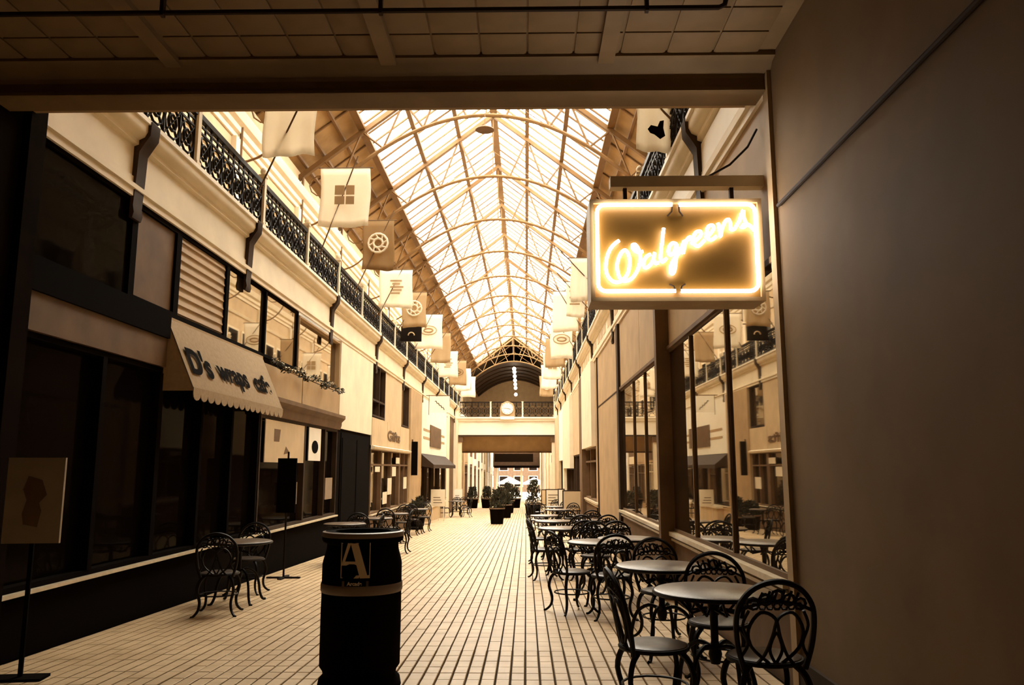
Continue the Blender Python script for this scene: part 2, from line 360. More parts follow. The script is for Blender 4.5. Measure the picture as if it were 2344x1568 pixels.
for i in range(7, 98):
    y = T0 + i * BAY / 7 + .015
    for s in (-1, 1):
        for j in range(3):
            w = j * 1.25 + .015; z = zr(w) + .012; d = 1 if random.random() < .3 else 0
            if cnt < 296: link('pane', PM[(s, d)], sk, (XC + s * w, y, z)); cnt += 1
            else: me = PM[(s, d)]; g.add([(v.co.x + XC + s * w, v.co.y + y, v.co.z + z) for v in me.vertices], [tuple(p.vertices) for p in me.polygons])
o = g.build('far_panes', 'roof_glass', sk); o['kind'] = 'stuff'
# trusses
def arc(w): return 11.95 - .108 * w * w
def make_truss():
    t = empty('roof_truss')
    for s in (-1, 1):
        MB().prism([(s * .0, ZR - .2), (s * UW, zr(UW) - .2), (s * UW, zr(UW) - .37), (0, ZR - .37)], 1, -.075, .075).build('top_chord', 'roof_iron', t)
        P = [(s * w, 0, zr(w) - .3) for w in (1.25, 2.5, 3.75)]
        for w, wb in ((1.25, .6), (1.25, 1.9), (2.5, 1.9), (2.5, 3.1), (3.75, 3.1), (3.75, 4.3)):
            MB().tube([(s * w, 0, zr(w) - .26), (s * wb, 0, arc(wb))], .036, 5).build('strut', 'roof_iron', t)
        MB().tube([(s * 4.9, 0, zr(4.9) - .26), (s * 4.3, 0, arc(4.3))], .022, 5).build('strut', 'roof_iron', t)
        # curved wall bracket and post
        MB().tube([(s * (4.3 + 1.25 * (1 - cos(a_ * pi / 16))), 0, arc(4.3) - 1.5 * sin(a_ * pi / 16)) for a_ in range(9)], .03, 5).build('wall_bracket', 'roof_iron', t)
        MB().tube([(s * (5.48 + .0), 0, 8.4), (s * 5.48, 0, zr(5.5) - .3)], .04, 6).build('wall_post', 'roof_iron', t)
        MB().tube([(s * (4.95 + .32 * cos(a_ * pi / 5)), 0, 9.75 + .32 * sin(a_ * pi / 5)) for a_ in range(10)], .02, 4, True).build('scroll', 'roof_iron', t)
    MB().tube([(0, 0, ZR - .25), (0, 0, arc(0))], .022, 5).build('king_rod', 'roof_iron', t)
    MB().tube([(-4.6 + 9.2 * i / 24, 0, arc(-4.6 + 9.2 * i / 24)) for i in range(25)], .06, 6).build('bottom_chord', 'roof_iron', t)
    for w in (-1.9, 1.9): MB().tube([(w, 0, arc(w)), (0, 0, arc(0) + .95)], .014, 4).build('tie_rod', 'roof_iron', t)
    return t
T_ = make_truss()
ordn = ['first', 'second', 'third', 'fourth', 'fifth', 'sixth', 'seventh', 'eighth', 'ninth', 'tenth', 'eleventh', 'twelfth', 'thirteenth', 'fourteenth', 'fifteenth', 'sixteenth', 'seventeenth', 'eighteenth', 'nineteenth', 'twentieth']
for i, y in enumerate(TY):
    lb = 'iron roof truss with arched lower chord, %s from the entry under the skylight' % ordn[i]
    if i == NT - 1: lb = 'last iron roof truss, at the dark end of the skylight'
    if i == 0: tag(T_, lb, 'truss', 'iron roof trusses'); T_.location = (XC, y, 0)
    else: dup(T_, (XC, y, 0), 0, lb, 'iron roof trusses')
for o in bpy.data.objects:
    if o.name.startswith('roof_truss'): o['category'] = 'truss'
# dark barrel vault and arched end wall
N = 16; aw = 4.5
def va(i): w = -aw + 2 * aw * i / N; return (XC + w, 11.9 - 1.95 * (w / aw) ** 2)
g = MB(); P = [va(i) for i in range(N + 1)]
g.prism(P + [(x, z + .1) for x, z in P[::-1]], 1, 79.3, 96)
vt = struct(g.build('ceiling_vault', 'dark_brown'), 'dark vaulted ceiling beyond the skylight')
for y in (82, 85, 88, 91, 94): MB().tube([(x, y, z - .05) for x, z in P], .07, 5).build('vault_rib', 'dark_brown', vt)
we = struct(box('wall_back', 'pale_tan', -7.4, 5.1, 96, 96.3, 3.3, 15.0), 'arched upper end wall of the arcade')
for s in (-1, 1): box('wall_return', 'tan', *sorted((XC + s * aw, XC + s * (UW + .4))), 79.0, 96, 9.9, 10.1, vt)

# ================================================================ LEFT LOWER FRONT
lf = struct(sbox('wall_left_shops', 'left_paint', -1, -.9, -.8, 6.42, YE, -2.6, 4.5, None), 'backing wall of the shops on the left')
def sill_run(s, y0, y1, z, m_b, parent, out=.07):
    floorbox('bulkhead', m_b, s, -.2, 0, y0, y1, z - .05, parent)
    sbox('window_sill', 'sill_metal', s, -.1, out, y0, y1, z - (.05 if s > 0 else .03), z, parent)
    if s > 0 or y0 > 20: sbox('sill_bead', 'sill_metal', s, 0, out * .6, y0, y1, z - .11, z - .08, parent)
wn = [0]
def window(s, y0, y1, z0, z1, fm, gm, bars=(), label=None, depth=.12, fw=.05, zbars=()):
    """framed shop window: frame, mullions, one pane per light; bars = y of mullions (y, width)"""
    wn[0] += 1
    f = MB()
    X, k = side(s)
    def fb(a0, a1, b0, b1, o0=-depth, o1=.0): x = sorted((X + k * o0, X + k * o1)); f.box(x[0], x[1], a0, a1, b0, b1)
    fb(y0, y1, z1 - fw, z1); fb(y0, y1, z0, z0 + fw); fb(y0, y0 + fw, z0 + fw, z1 - fw); fb(y1 - fw, y1, z0 + fw, z1 - fw)
    o = struct(f.build('window_%d' % wn[0], fm), label)
    ys = [y0 + fw / 2] + [b[0] for b in bars] + [y1 - fw / 2]
    for b in bars: sbox('mullion', b[2] if len(b) > 2 else fm, s, -depth, .01, b[0] - b[1] / 2, b[0] + b[1] / 2, z0 + fw, z1 - fw, o)
    for z in zbars: sbox('transom', fm, s, -depth, .005, y0 + fw, y1 - fw, z - .025, z + .025, o)
    for a_, b_ in zip(ys[:-1], ys[1:]): sbox('pane', gm, s, -depth + .005, -depth + .015, a_, b_, z0 + fw, z1 - fw, o)
    return o
# A: dark shop near the entry
sill_run(-1, 6.45, 12.7, .38, 'black', lf, .06)
window(-1, 6.5, 9.2, .38, 2.56, 'black', 'dark_glass', [(7.9, .08)], 'dark shop window of the first shop on the left')
window(-1, 9.2, 12.7, .38, 2.5, 'black', 'dark_glass', [(10.4, .07), (11.5, .07)], 'dark shop window under the scalloped awning')
sbox('sign_band', 'brown', -1, -.1, .03, 6.45, 9.2, 2.57, 2.91, lf)['label'] = 'blank brown sign band of the first shop'
sbox('soffit_strip', 'black', -1, -.1, .06, 6.45, 9.2, 2.91, 3.19, lf)
sbox('spandrel', 'tan', -1, -.1, 0, 9.2, 12.7, 2.5, 3.19, lf)
ww = window(-1, 6.5, 8.3, 3.19, 4.31, 'black', 'dark_glass', [], 'dark upper light next to the entry wall', depth=.05)
ww = window(-1, 8.3, 9.42, 3.19, 4.31, 'black', 'brown', [], 'upper light closed by a plain brown board', depth=.05, fw=.07)
ww = window(-1, 9.42, 11.05, 3.19, 4.31, 'black', 'tan', [], 'upper light with a drawn slatted blind', depth=.05, fw=.06)
for q in range(9): MB().prism(sprof(-1, [(-.042, 3.27 + q * .112), (-.015, 3.28 + q * .112), (-.042, 3.37 + q * .112)]), 1, 9.5, 10.97).build('blind_slat', 'tan', ww)
window(-1, 11.05, 14.6, 3.19, 4.31, 'black', 'mirror_glass', [(12.72, .07)], 'upper windows over the awning, bright with reflections', depth=.05)
window(-1, 14.68, 18.0, 3.12, 4.25, 'tan', 'mirror_glass', [], 'wide upper display window behind the garland', fw=.03)
# B: poster shop
sill_run(-1, 12.7, 18.05, .38, 'black', lf, .06)
pw = window(-1, 12.75, 18.0, .38, 2.26, 'dark_brown', 'dark_glass', [(15.35, .09), (16.9, .06)], 'shop window hung with posters on the left')
MB().prism(sprof(-1, [(0, 2.26), (.05, 2.26), (.08, 2.36), (.08, 2.42), (.16, 2.50), (.16, 2.57), (0, 2.57)]), 1, 12.75, 18.05).build('shop_cornice', 'brown', lf)
for a_, b_ in ((12.75, 15.02), (15.07, 18.05)): sbox('band_panel', 'tan', -1, -.1, .0, a_, b_, 2.57, 3.10, lf)
# C: cream panel over black door
floorbox('door_reveal', 'black', -1, -.3, -.02, 18.05, 21.95, 2.3, lf)
sbox('cream_panel', 'cream', -1, -.1, .015, 18.05, 21.9, 2.3, 4.31, lf)
d = struct(MB().box(XL - .02, XL + .0, 18.4, 21.6, -.4, 2.22).build('door_1', 'black'), 'black double door under the cream panel')
for a_ in (18.5, 20.1): sbox('door_panel', 'black', -1, .0, .012, a_, a_ + 1.4, .2, 2.1, d)
# D: sign band shop
sill_run(-1, 21.95, 29.0, .15, 'brown', lf)
window(-1, 22.0, 28.9, .15, 1.95, 'brown', 'shop_glass', [(23.6, .1), (25.3, .1), (27.0, .3), (28.0, .08)], 'cluttered shop window under the lettered sign band', zbars=(1.5,))
MB().prism(sprof(-1, [(0, 1.92), (.10, 1.94), (.12, 2.0), (0, 2.04)]), 1, 21.95, 29.0).build('shop_cornice', 'cream', lf)
for a_, b_ in ((21.95, 24.4), (24.43, 26.9), (26.93, 29.0)): sbox('band_panel', 'pale_tan', -1, -.1, .02, a_, b_, 2.04, 2.80, lf)
text('lettering', 'Gifts', .42, 'brown', lf, (XL + .03, 25.6, 2.38), (radians(90), 0, radians(90)), sx=3.0)
window(-1, 22.0, 24.0, 2.84, 4.31, 'dark_brown', 'shop_glass', [(23.0, .05)], 'narrow upper window beside the cream panel', zbars=(3.3,))
sbox('wall_panel', 'pale_tan', -1, -.1, .0, 24.0, 27.2, 2.8, 4.31, lf)
window(-1, 27.2, 28.9, 2.84, 4.31, 'dark_brown', 'mirror_glass', [], 'second narrow upper window further along on the left')
# E: brown pilaster
floorbox('pilaster', 'tan', -1, -.2, .06, 29.0, 32.15, 4.31, lf)
# F: white fascia shop
sbox('white_fascia', 'white_paint', -1, -.1, .02, 32.15, 42.5, 2.0, 4.31, lf)
sbox('fascia_stripe', 'tan', -1, .02, .03, 33.0, 41.5, 2.62, 2.72, lf); sbox('fascia_stripe', 'tan', -1, .02, .03, 33.0, 41.5, 2.95, 3.05, lf)
sbox('square_sign', 'brown', -1, .03, .06, 35.2, 39.6, 2.35, 3.3, lf)['label'] = 'square brown sign on the white fascia'
g = MB(); g.prism([(XL, 2.0), (XL + .55, 1.55), (XL + .55, 1.4), (XL, 1.5)], 1, 32.3, 42.3); g.build('shop_awning', 'dark_brown', lf)
sill_run(-1, 32.15, 42.5, -.1, 'pale_tan', lf)
window(-1, 32.2, 42.4, -.1, 1.6, 'dark_brown', 'shop_glass', [(34.5, .1), (37, .1), (39.5, .1)], 'dark shop window below the white fascia')
# G: to the bridge
floorbox('pilaster', 'cream', -1, -.2, .04, 42.5, 44.2, 4.31, lf)
floorbox('wall_panel', 'brown', -1, -.2, -.05, 44.2, 47.6, 4.31, lf)
floorbox('pilaster', 'cream', -1, -.2, .1, 47.6, 49.1, 4.31, lf)
# far bays on both sides
def far_bays(s, ya, parent, seed, zt=4.31):
    rnd = random.Random(seed); y = ya
    while y < YE - 1:
        L = min(rnd.uniform(4, 5.6), YE - y)
        b = zf(y)
        floorbox('pilaster', rnd.choice(['cream', 'pale_tan', 'white_paint']), s, -.2, .12, y, y + .7, zt, parent)
        sbox('fascia_board', rnd.choice(['cream', 'pale_tan', 'tan', 'brown']), s, -.1, .02, y + .7, y + L, b + 2.9, zt, parent)
        sbox('sign_panel', rnd.choice(['white_paint', 'tan', 'brown', 'cream']), s, .02, .05, y + 1.1, y + L - .6, b + 3.05, b + 3.6, parent)
        window(s, y + .75, y + L, b + .3, b + 2.85, rnd.choice(['brown', 'cream']), 'shop_glass', [(y + .7 + (L - .7) * q, .1) for q in (.3, .62)], None, zbars=(b + 2.3,))
        floorbox('bulkhead', rnd.choice(['brown', 'tan']), s, -.2, 0, y + .7, y + L, b + .28, parent)
        y += L
far_bays(-1, 49.2, lf, 3)

# ================================================================ RIGHT LOWER FRONT
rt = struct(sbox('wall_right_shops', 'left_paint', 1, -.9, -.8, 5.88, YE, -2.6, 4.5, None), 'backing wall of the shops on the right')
sill_run(1, 5.92, 16.1, .60, 'brown', rt, .07)
window(1, 5.92, 16.1, .60, 2.96, 'brown', 'mirror_glass', [(7.5, .04), (9.15, .045), (12.75, .035), (14.1, .035)], 'big shop window of the corner store on the right, full of reflections', fw=.04, depth=.03)
P_ = [(5.92, 10.5), (10.62, 16.1)]
MB().box(XR - .17, XR + .04, 10.50, 10.66, zf(10.5), 4.3).build('window_post', 'brown', rt)
MB().box(XR - .10, XR + .04, 10.66, 10.82, .6, 2.96).build('window_post', 'tan', rt)
MB().box(XR - .05, XR + .04, 15.95, 16.25, zf(16), 4.3).build('window_post', 'dark_brown', rt)
for a_, b_ in ((5.92, 8.2), (8.22, 10.48), (10.82, 13.2), (13.22, 15.94)): sbox('fascia_panel', 'tan', 1, -.1, .0, a_, b_, 3.0, 4.31, rt)
sbox('fascia_bead', 'brown', 1, -.1, .03, 5.92, 16.1, 2.95, 3.0, rt)
floorbox('lower_panel', 'tan', 1, -.2, .0, 16.25, 21.0, 2.97, rt)
sbox('upper_panel', 'tan', 1, -.2, .0, 16.25, 21.0, 3.0, 4.31, rt)
sbox('panel_bead', 'dark_brown', 1, -.1, .01, 16.25, 21.0, 2.97, 3.0, rt)
floorbox('corner_bead', 'dark_brown', 1, -.2, .03, 20.95, 21.1, 4.31, rt)
sbox('cream_board', 'cream', 1, -.1, .12, 21.8, 25.6, 2.0, 4.31, rt)['label'] = 'tall cream board over the shop beyond the corner store'
floorbox('side_panel', 'tan', 1, -.2, 0, 21.1, 21.8, 4.31, rt)
window(1, 21.8, 25.6, .5, 2.0, 'brown', 'shop_glass', [(23.6, .1)], 'shop window below the tall cream board', zbars=(1.6,))
sill_run(1, 21.1, 25.6, .5, 'brown', rt)
floorbox('pilaster', 'brown', 1, -.2, .12, 25.6, 26.8, 4.31, rt)
sbox('fascia_board', 'pale_tan', 1, -.1, .02, 26.8, 32.0, 1.9, 4.31, rt)
window(1, 26.8, 32.0, 0, 1.9, 'dark_brown', 'shop_glass', [(28.5, .1), (30.4, .1)], 'dark shop window under the plain tan board on the right')
sill_run(1, 26.8, 32.0, 0, 'brown', rt)
sbox('cream_board', 'cream', 1, -.1, .16, 32.0, 37.5, 1.4, 4.31, rt)
window(1, 32.0, 37.5, -.1, 1.4, 'dark_brown', 'shop_glass', [(34, .1)], 'shop window under the second cream board on the right')
sill_run(1, 32.0, 37.5, -.1, 'tan', rt)
floorbox('pilaster', 'cream', 1, -.2, .14, 37.5, 38.6, 4.31, rt)
sbox('fascia_board', 'white_paint', 1, -.1, .1, 38.6, 43.5, 1.8, 4.31, rt)
window(1, 38.6, 43.5, -.3, 1.8, 'dark_brown', 'shop_glass', [(41, .1)], 'last shop window on the right before the bridge')
sill_run(1, 38.6, 43.5, -.3, 'tan', rt)
floorbox('pilaster', 'pale_tan', 1, -.2, .14, 43.5, 49.1, 4.31, rt)
far_bays(1, 49.2, rt, 5)

# ---- covered far stretch, end wall and opening to the street
struct(box('ceiling_far', 'pale_tan', XL - .4, XR + .4, 52.5, YE + .4, 3.3, 3.5), 'ceiling of the far stretch beyond the bridge') if False else None
ew = struct(box('wall_street_end', 'dark_brown', XL - .4, XR + .4, 104.6, 105, 1.55, 3.4), 'dark header over the street opening at the far end')
box('street_awning', 'black', XL + .2, XR - .2, 102.6, 104.6, 1.45, 1.75, ew); box('street_awning', 'black', XL + .3, XR - 1.0, 100.8, 102.4, 2.2, 3.2, ew)
struct(box('ground_street', 'white_paint', -30, 30, YE, 140, zf(YE) - .2, zf(YE) - .02), 'bright street pavement outside the far end')
bd = tag(empty('building', (0, 132, 0)), 'brown building with rows of windows across the street seen through the far opening', 'building')
box('wall', 'dark_brown', -14, 14, 0, .5, -2.6, 12, bd)
for r in range(4):
    for c in range(10):
        wf_ = box('window', 'tan', -11.6 + c * 2.4, -10.1 + c * 2.4, -.08, 0, -1.6 + r * 2.6, .2 + r * 2.6, bd)
        box('pane', 'dark_glass', -11.5 + c * 2.4, -10.2 + c * 2.4, -.1, -.08, -1.5 + r * 2.6, .1 + r * 2.6, wf_)
def umbrella(x, y, r, h, lab):
    t = thing('market_umbrella', lab, 'umbrella', (x, y, zf(YE) - .02))
    n = 8
    v = [(0, 0, h)] + [(r * cos(2 * pi * i / n), r * sin(2 * pi * i / n), h - .75) for i in range(n)] + [(r * cos(2 * pi * i / n), r * sin(2 * pi * i / n), h - .95) for i in range(n)]
    f = [(0, 1 + i, 1 + (i + 1) % n) for i in range(n)] + [(1 + i, 9 + i, 9 + (i + 1) % n, 1 + (i + 1) % n) for i in range(n)]
    MB().add(v, f).build('canopy', 'white_paint', t); MB().tube([(0, 0, 0), (0, 0, h)], .04, 6).build('pole', 'white_paint', t)
    MB().lathe([(.35, 0), (.35, .08), (.08, .12)], 16).build('base', 'white_paint', t)
umbrella(-2.2, 109, 1.5, 2.7, 'white umbrella outside the far end, on the left of the opening')
umbrella(1.1, 111, 1.5, 2.6, 'white umbrella outside the far end, on the right of the opening')
for x, n_ in ((-3.8, 'left'), (-.62, 'middle')):
    t = thing('street_post', 'white post standing in the street opening, the %s one' % n_, 'post', (x, 104.9, zf(YE)))
    MB().box(-.12, .12, -.1, .1, 0, 3.9).build('shaft', 'white_paint', t); MB().box(-.18, .18, -.15, .15, 0, .25).build('plinth', 'white_paint', t)

# ---- bridge across the arcade
br = struct(box('trim_bridge', 'white_paint', XL, XR, 49.0, 52.2, 3.42, 4.20), 'white footbridge crossing the arcade at balcony level')
MB().prism([(48.98, 4.2), (48.86, 4.28), (48.86, 4.34), (48.74, 4.42), (48.74, 4.50), (49.2, 4.50), (49.2, 4.2)], 0, XL, XR).build('bridge_cornice', 'white_paint', br)
box('bridge_deck', 'tan', XL, XR, 49.0, 52.2, 4.2, 4.48, br)
box('soffit_strip', 'dark_brown', XL, XR, 48.99, 49.4, 3.34, 3.42, br)
box('header_panel', 'tan', XL, XR, 51.6, 51.9, 2.45, 3.42, br); box('header_bead', 'brown', XL, XR, 51.5, 51.6, 2.38, 2.48, br)
for x, n_ in ((XL + .18, 'left'), (XR - .18, 'right')):
    t = thing('bridge_column', 'cream column carrying the %s end of the bridge' % n_, 'column', (x, 49.25, zf(49.25)))
    MB().box(-.14, .14, -.14, .14, 0, 4.35).build('shaft', 'cream', t); MB().box(-.2, .2, -.2, .2, 0, .3).build('base', 'cream', t)
    MB().box(-.22, .22, -.2, .2, 4.1, 4.44).build('capital', 'brown', t)
# ---- railings
def rail_panel(L, h=.72):
    g = MB()
    g.box(0, L, -.035, .035, h - .07, h); g.box(0, L, -.012, .012, h - .15, h - .125); g.box(0, L, -.012, .012, h - .24, h - .215); g.box(0, L, -.015, .015, .03, .055)
    n = max(2, round(L / .42)); d = L / n
    for i in range(n):
        cx = (i + .5) * d; cz = (.055 + h - .24) / 2; r = min(d, h - .3) / 2
        g.tube(circ(cx, cz, r * .95, 0, 10)[:-1], .017, 4, True); g.tube(circ(cx, cz, r * .5, 0, 8)[:-1], .02, 4, True)
        g.tube([(i * d, 0, .05), (cx, 0, cz), ((i + 1) * d, 0, .05)], .017, 4); g.tube([(i * d, 0, h - .23), (cx, 0, cz), ((i + 1) * d, 0, h - .23)], .017, 4)
        g.box(i * d - .01, i * d + .01, -.01, .01, .03, h)
    g.box(L - .01, L + .01, -.01, .01, .03, h)
    for i in range(n * 2): g.box(i * d / 2 + .01, i * d / 2 + .03, -.012, .012, h - .24, h)
    return g.mesh('rail_panel', 'iron')
pmR = rail_panel(2.44)
pst = MB().box(-.045, .045, -.045, .045, 0, .80).box(-.06, .06, -.06, .06, .80, .84).box(-.06, .06, -.06, .06, 0, .05).mesh('rail_post', 'cream')
cap = MB().lathe([(.01, 0), (.05, .03), (.055, .07), (.03, .11), (.005, .13)], 8, (0, 0, .84)).mesh('post_knob', 'cream')
for s, nm in ((-1, 'left'), (1, 'right')):
    X, k = side(s); x = X + k * .10
    t = thing('balcony_railing', 'black scrollwork railing with cream posts along the %s balcony' % nm, 'railing', (x, 6.9, 5.15))
    for i in range(17):
        link('rail_panel', pmR, t, (0, i * 2.55 + .05, 0), pi / 2); p = link('rail_post', pst, t, (0, i * 2.55, 0)); link('post_knob', cap, p)
    link('rail_post', pst, t, (0, 17 * 2.55, 0))
t = thing('bridge_railing', 'black scrollwork railing across the bridge, behind the clock', 'railing', (XL + .15, 49.0, 4.5))
pb = rail_panel(1.95, .95)
for i in range(3): link('rail_panel', pb, t, (i * 1.96, 0, 0))
for i in range(4): link('rail_post', pst, t, (i * 1.96 - .02, .0, 0)).scale = (1, 1, 1.15)
# clock on the bridge
t = thing('round_clock', 'round white clock standing at the middle of the bridge railing', 'clock', (-1.13, 48.72, 4.50))
MB().box(-.42, .42, -.06, .14, -.15, .03).build('pedestal', 'white_paint', t)
MB().prism([(-.46, .03), (.46, .03), (.46, .5), (.36, .82), (.0, .98), (-.36, .82), (-.46, .5)], 1, .0, .1).build('housing', 'tan', t)
g = MB(); g.prism([(.375 * cos(2 * pi * i / 32), .52 + .375 * sin(2 * pi * i / 32)) for i in range(32)], 1, -.03, 0); fc = g.build('clock_face', 'white_paint', t)
MB().tube([(.38 * cos(2 * pi * i / 32), -.03, .52 + .38 * sin(2 * pi * i / 32)) for i in range(32)], .024, 6, True).build('rim', 'tan', fc)
for i in range(12):
    a_ = pi / 6 * i; MB().tube([(.29 * sin(a_), -.035, .52 + .29 * cos(a_)), (.33 * sin(a_), -.035, .52 + .33 * cos(a_))], .016, 4).build('hour_mark', 'brown', fc)
MB().tube([(0, -.038, .52), (.2, -.038, .47)], .012, 4).build('hour_hand', 'brown', fc); MB().tube([(0, -.038, .52), (-.26, -.038, .55)], .009, 4).build('minute_hand', 'brown', fc)
# pendant globes under the vault
for i in range(7):
    y = 80.5 + i * 2.2; zt = 14.2 - .0 * i if i < 1 else 11.85
    L = [2.2, .55, .75, .95, 1.15, 1.35, 1.9][i]
    t = thing('pendant_lamp', 'glowing globe lamp on the vault centreline, %s from the skylight' % ordn[i], 'lamp', (XC, y, (11.9 if i else 13.6) - L), 0, 'globe lamps under the vault')
    MB().lathe([(.02, -.2), (.14, -.15), (.2, 0), (.14, .15), (.05, .2)], 12).build('globe', 'lamp_globe', t)
    MB().tube([(0, 0, .2), (0, 0, L - .02)], .015, 5).build('rod', 'iron', t)
# ceiling fan lamp under a truss
t = thing('saucer_lamp', 'small dark saucer lamp hanging under the skylight', 'lamp', (XC + .0, 22.0, 11.2))
MB().lathe([(.28, -.04), (.26, 0), (.08, .08), (.03, .12)], 16).build('shade', 'brown', t); MB().tube([(0, 0, .1), (0, 0, 3.2)], .012, 5).build('rod', 'roof_iron', t)

# ================================================================ NEON SIGN
SX0, SX1, SZ0, SZ1, SY = .50, 1.83, 2.66, 3.47, 6.0
t = thing('neon_sign', 'box sign with the word Walgreens in glowing script inside a neon border', 'sign', ((SX0 + SX1) / 2, SY, SZ0))
w2 = (SX1 - SX0) / 2; hh = SZ1 - SZ0
MB().box(-w2, w2, 0, .30, 0, hh).build('case', 'sign_case', t)
MB().box(-w2 + .035, w2 - .035, -.006, 0, .035, hh - .035).build('back_panel', 'sign_back', t)
g = MB()
for a in (0, 1):
    z0_ = 0 if a == 0 else hh - .03; g.box(-w2, w2, -.035, 0, z0_, z0_ + .03)
g.box(-w2, -w2 + .03, -.035, 0, .03, hh - .03); g.box(w2 - .03, w2, -.035, 0, .03, hh - .03); g.build('case_rim', 'sign_case', t)
def sg(x, y):
    v = (y - 90) / 1255.; u = (x - (70 + 22 * v)) / (2045 + 42 * v); return (-w2 + u * 2 * w2, -.045, hh * (1 - v))
def smooth(P, n=5):
    out = []
    for i in range(len(P) - 1):
        p0 = P[max(i - 1, 0)]; p1 = P[i]; p2 = P[i + 1]; p3 = P[min(i + 2, len(P) - 1)]
        for j in range(n):
            u = j / n; out.append(tuple(.5 * (2 * p1[k] + (p2[k] - p0[k]) * u + (2 * p0[k] - 5 * p1[k] + 4 * p2[k] - p3[k]) * u * u + (3 * p1[k] - p0[k] - 3 * p2[k] + p3[k]) * u ** 3) for k in range(len(p1))))
    return out + [tuple(P[-1])]
script = {
 'W': [(425,610),(360,660),(305,740),(275,840),(265,940),(280,1020),(320,1085),(380,1120),(440,1110),(500,1060),(535,990),(550,900),(545,810),(515,745),(485,730),(445,770),(415,840),(400,920),(410,1000),(435,1070),(480,1105),(530,1100),(590,1060),(640,980),(670,890),(675,800),(655,720),(620,665),(585,665),(585,700),(620,740),(670,755),(710,745)],
 'a': [(800,780),(750,810),(718,870),(718,930),(750,945),(795,910),(830,850),(848,760),(838,840),(858,890),(895,880)],
 'l': [(955,460),(945,560),(930,700),(920,800),(925,855),(950,870),(990,830)],
 'g': [(1105,655),(1060,645),(1022,690),(1012,760),(1040,790),(1080,750),(1110,660),(1108,760),(1098,880),(1085,980),(1060,1020),(1037,1000),(1042,920),(1075,850),(1135,770)],
 'r': [(1135,770),(1170,690),(1200,620),(1200,700),(1185,775),(1200,690),(1235,600),(1270,570),(1280,610)],
 'e': [(1280,650),(1350,600),(1400,540),(1385,500),(1335,515),(1305,590),(1320,660),(1370,680),(1440,610)],
 'e2': [(1450,580),(1510,530),(1550,465),(1530,425),(1485,445),(1465,525),(1482,590),(1530,603),(1580,560)],
 'n': [(1600,400),(1618,470),(1632,565),(1650,470),(1690,375),(1728,358),(1748,410),(1752,475),(1790,480)],
 's': [(1790,480),(1850,380),(1897,245),(1905,330),(1935,415),(1900,455),(1865,440)],
 's_tail': [(1890,425),(1950,418),(2000,455),(2035,495)]}
for k_, P in script.items():
    MB().tube([sg(*p) for p in smooth(P)], .0135, 7).build('letter_tube', 'neon', t)
def rr(P): return [(x, -.045, z) for x, z in P]
bx, bz0, bz1, rc = w2 - .055, .075, hh - .05, .06
for s in (-1, 1):
    P = [(s * .025, bz1), (s * (bx - rc), bz1)] + [(s * (bx - rc + rc * sin(a_ * pi / 8)), bz1 - rc + rc * cos(a_ * pi / 8)) for a_ in range(1, 5)] + \
        [(s * bx, bz0 + rc)] + [(s * (bx - rc + rc * cos(a_ * pi / 8)), bz0 + rc - rc * sin(a_ * pi / 8)) for a_ in range(1, 5)] + [(s * .02, bz0)]
    MB().tube(rr(P), .015, 7).build('border_tube', 'neon', t)
    MB().tube([(s * .025, -.04, bz1), (s * .03, -.03, bz1 - .05), (s * .06, -.01, bz1 - .08)], .007, 5).build('electrode', 'dark_brown', t)
    MB().tube([(s * .02, -.04, bz0), (s * .03, -.03, bz0 + .04), (s * .06, -.01, bz0 + .06)], .007, 5).build('electrode', 'dark_brown', t)
t = thing('sign_bracket', 'pale horizontal bar with straps carrying the neon sign', 'bracket', (1.2, 6.15, 3.62))
MB().box(-.52, .70, -.05, .05, 0, .09).build('bar', 'cream', t)
for x in (-.4, .45): MB().box(x - .015, x + .015, -.02, .02, -.15, .005).build('strap', 'dark_brown', t)
MB().tube([(.68, 0, .5), (.6, 0, .35), (.45, 0, .2), (.2, 0, .06)], .010, 5).build('cable', 'dark_brown', t)

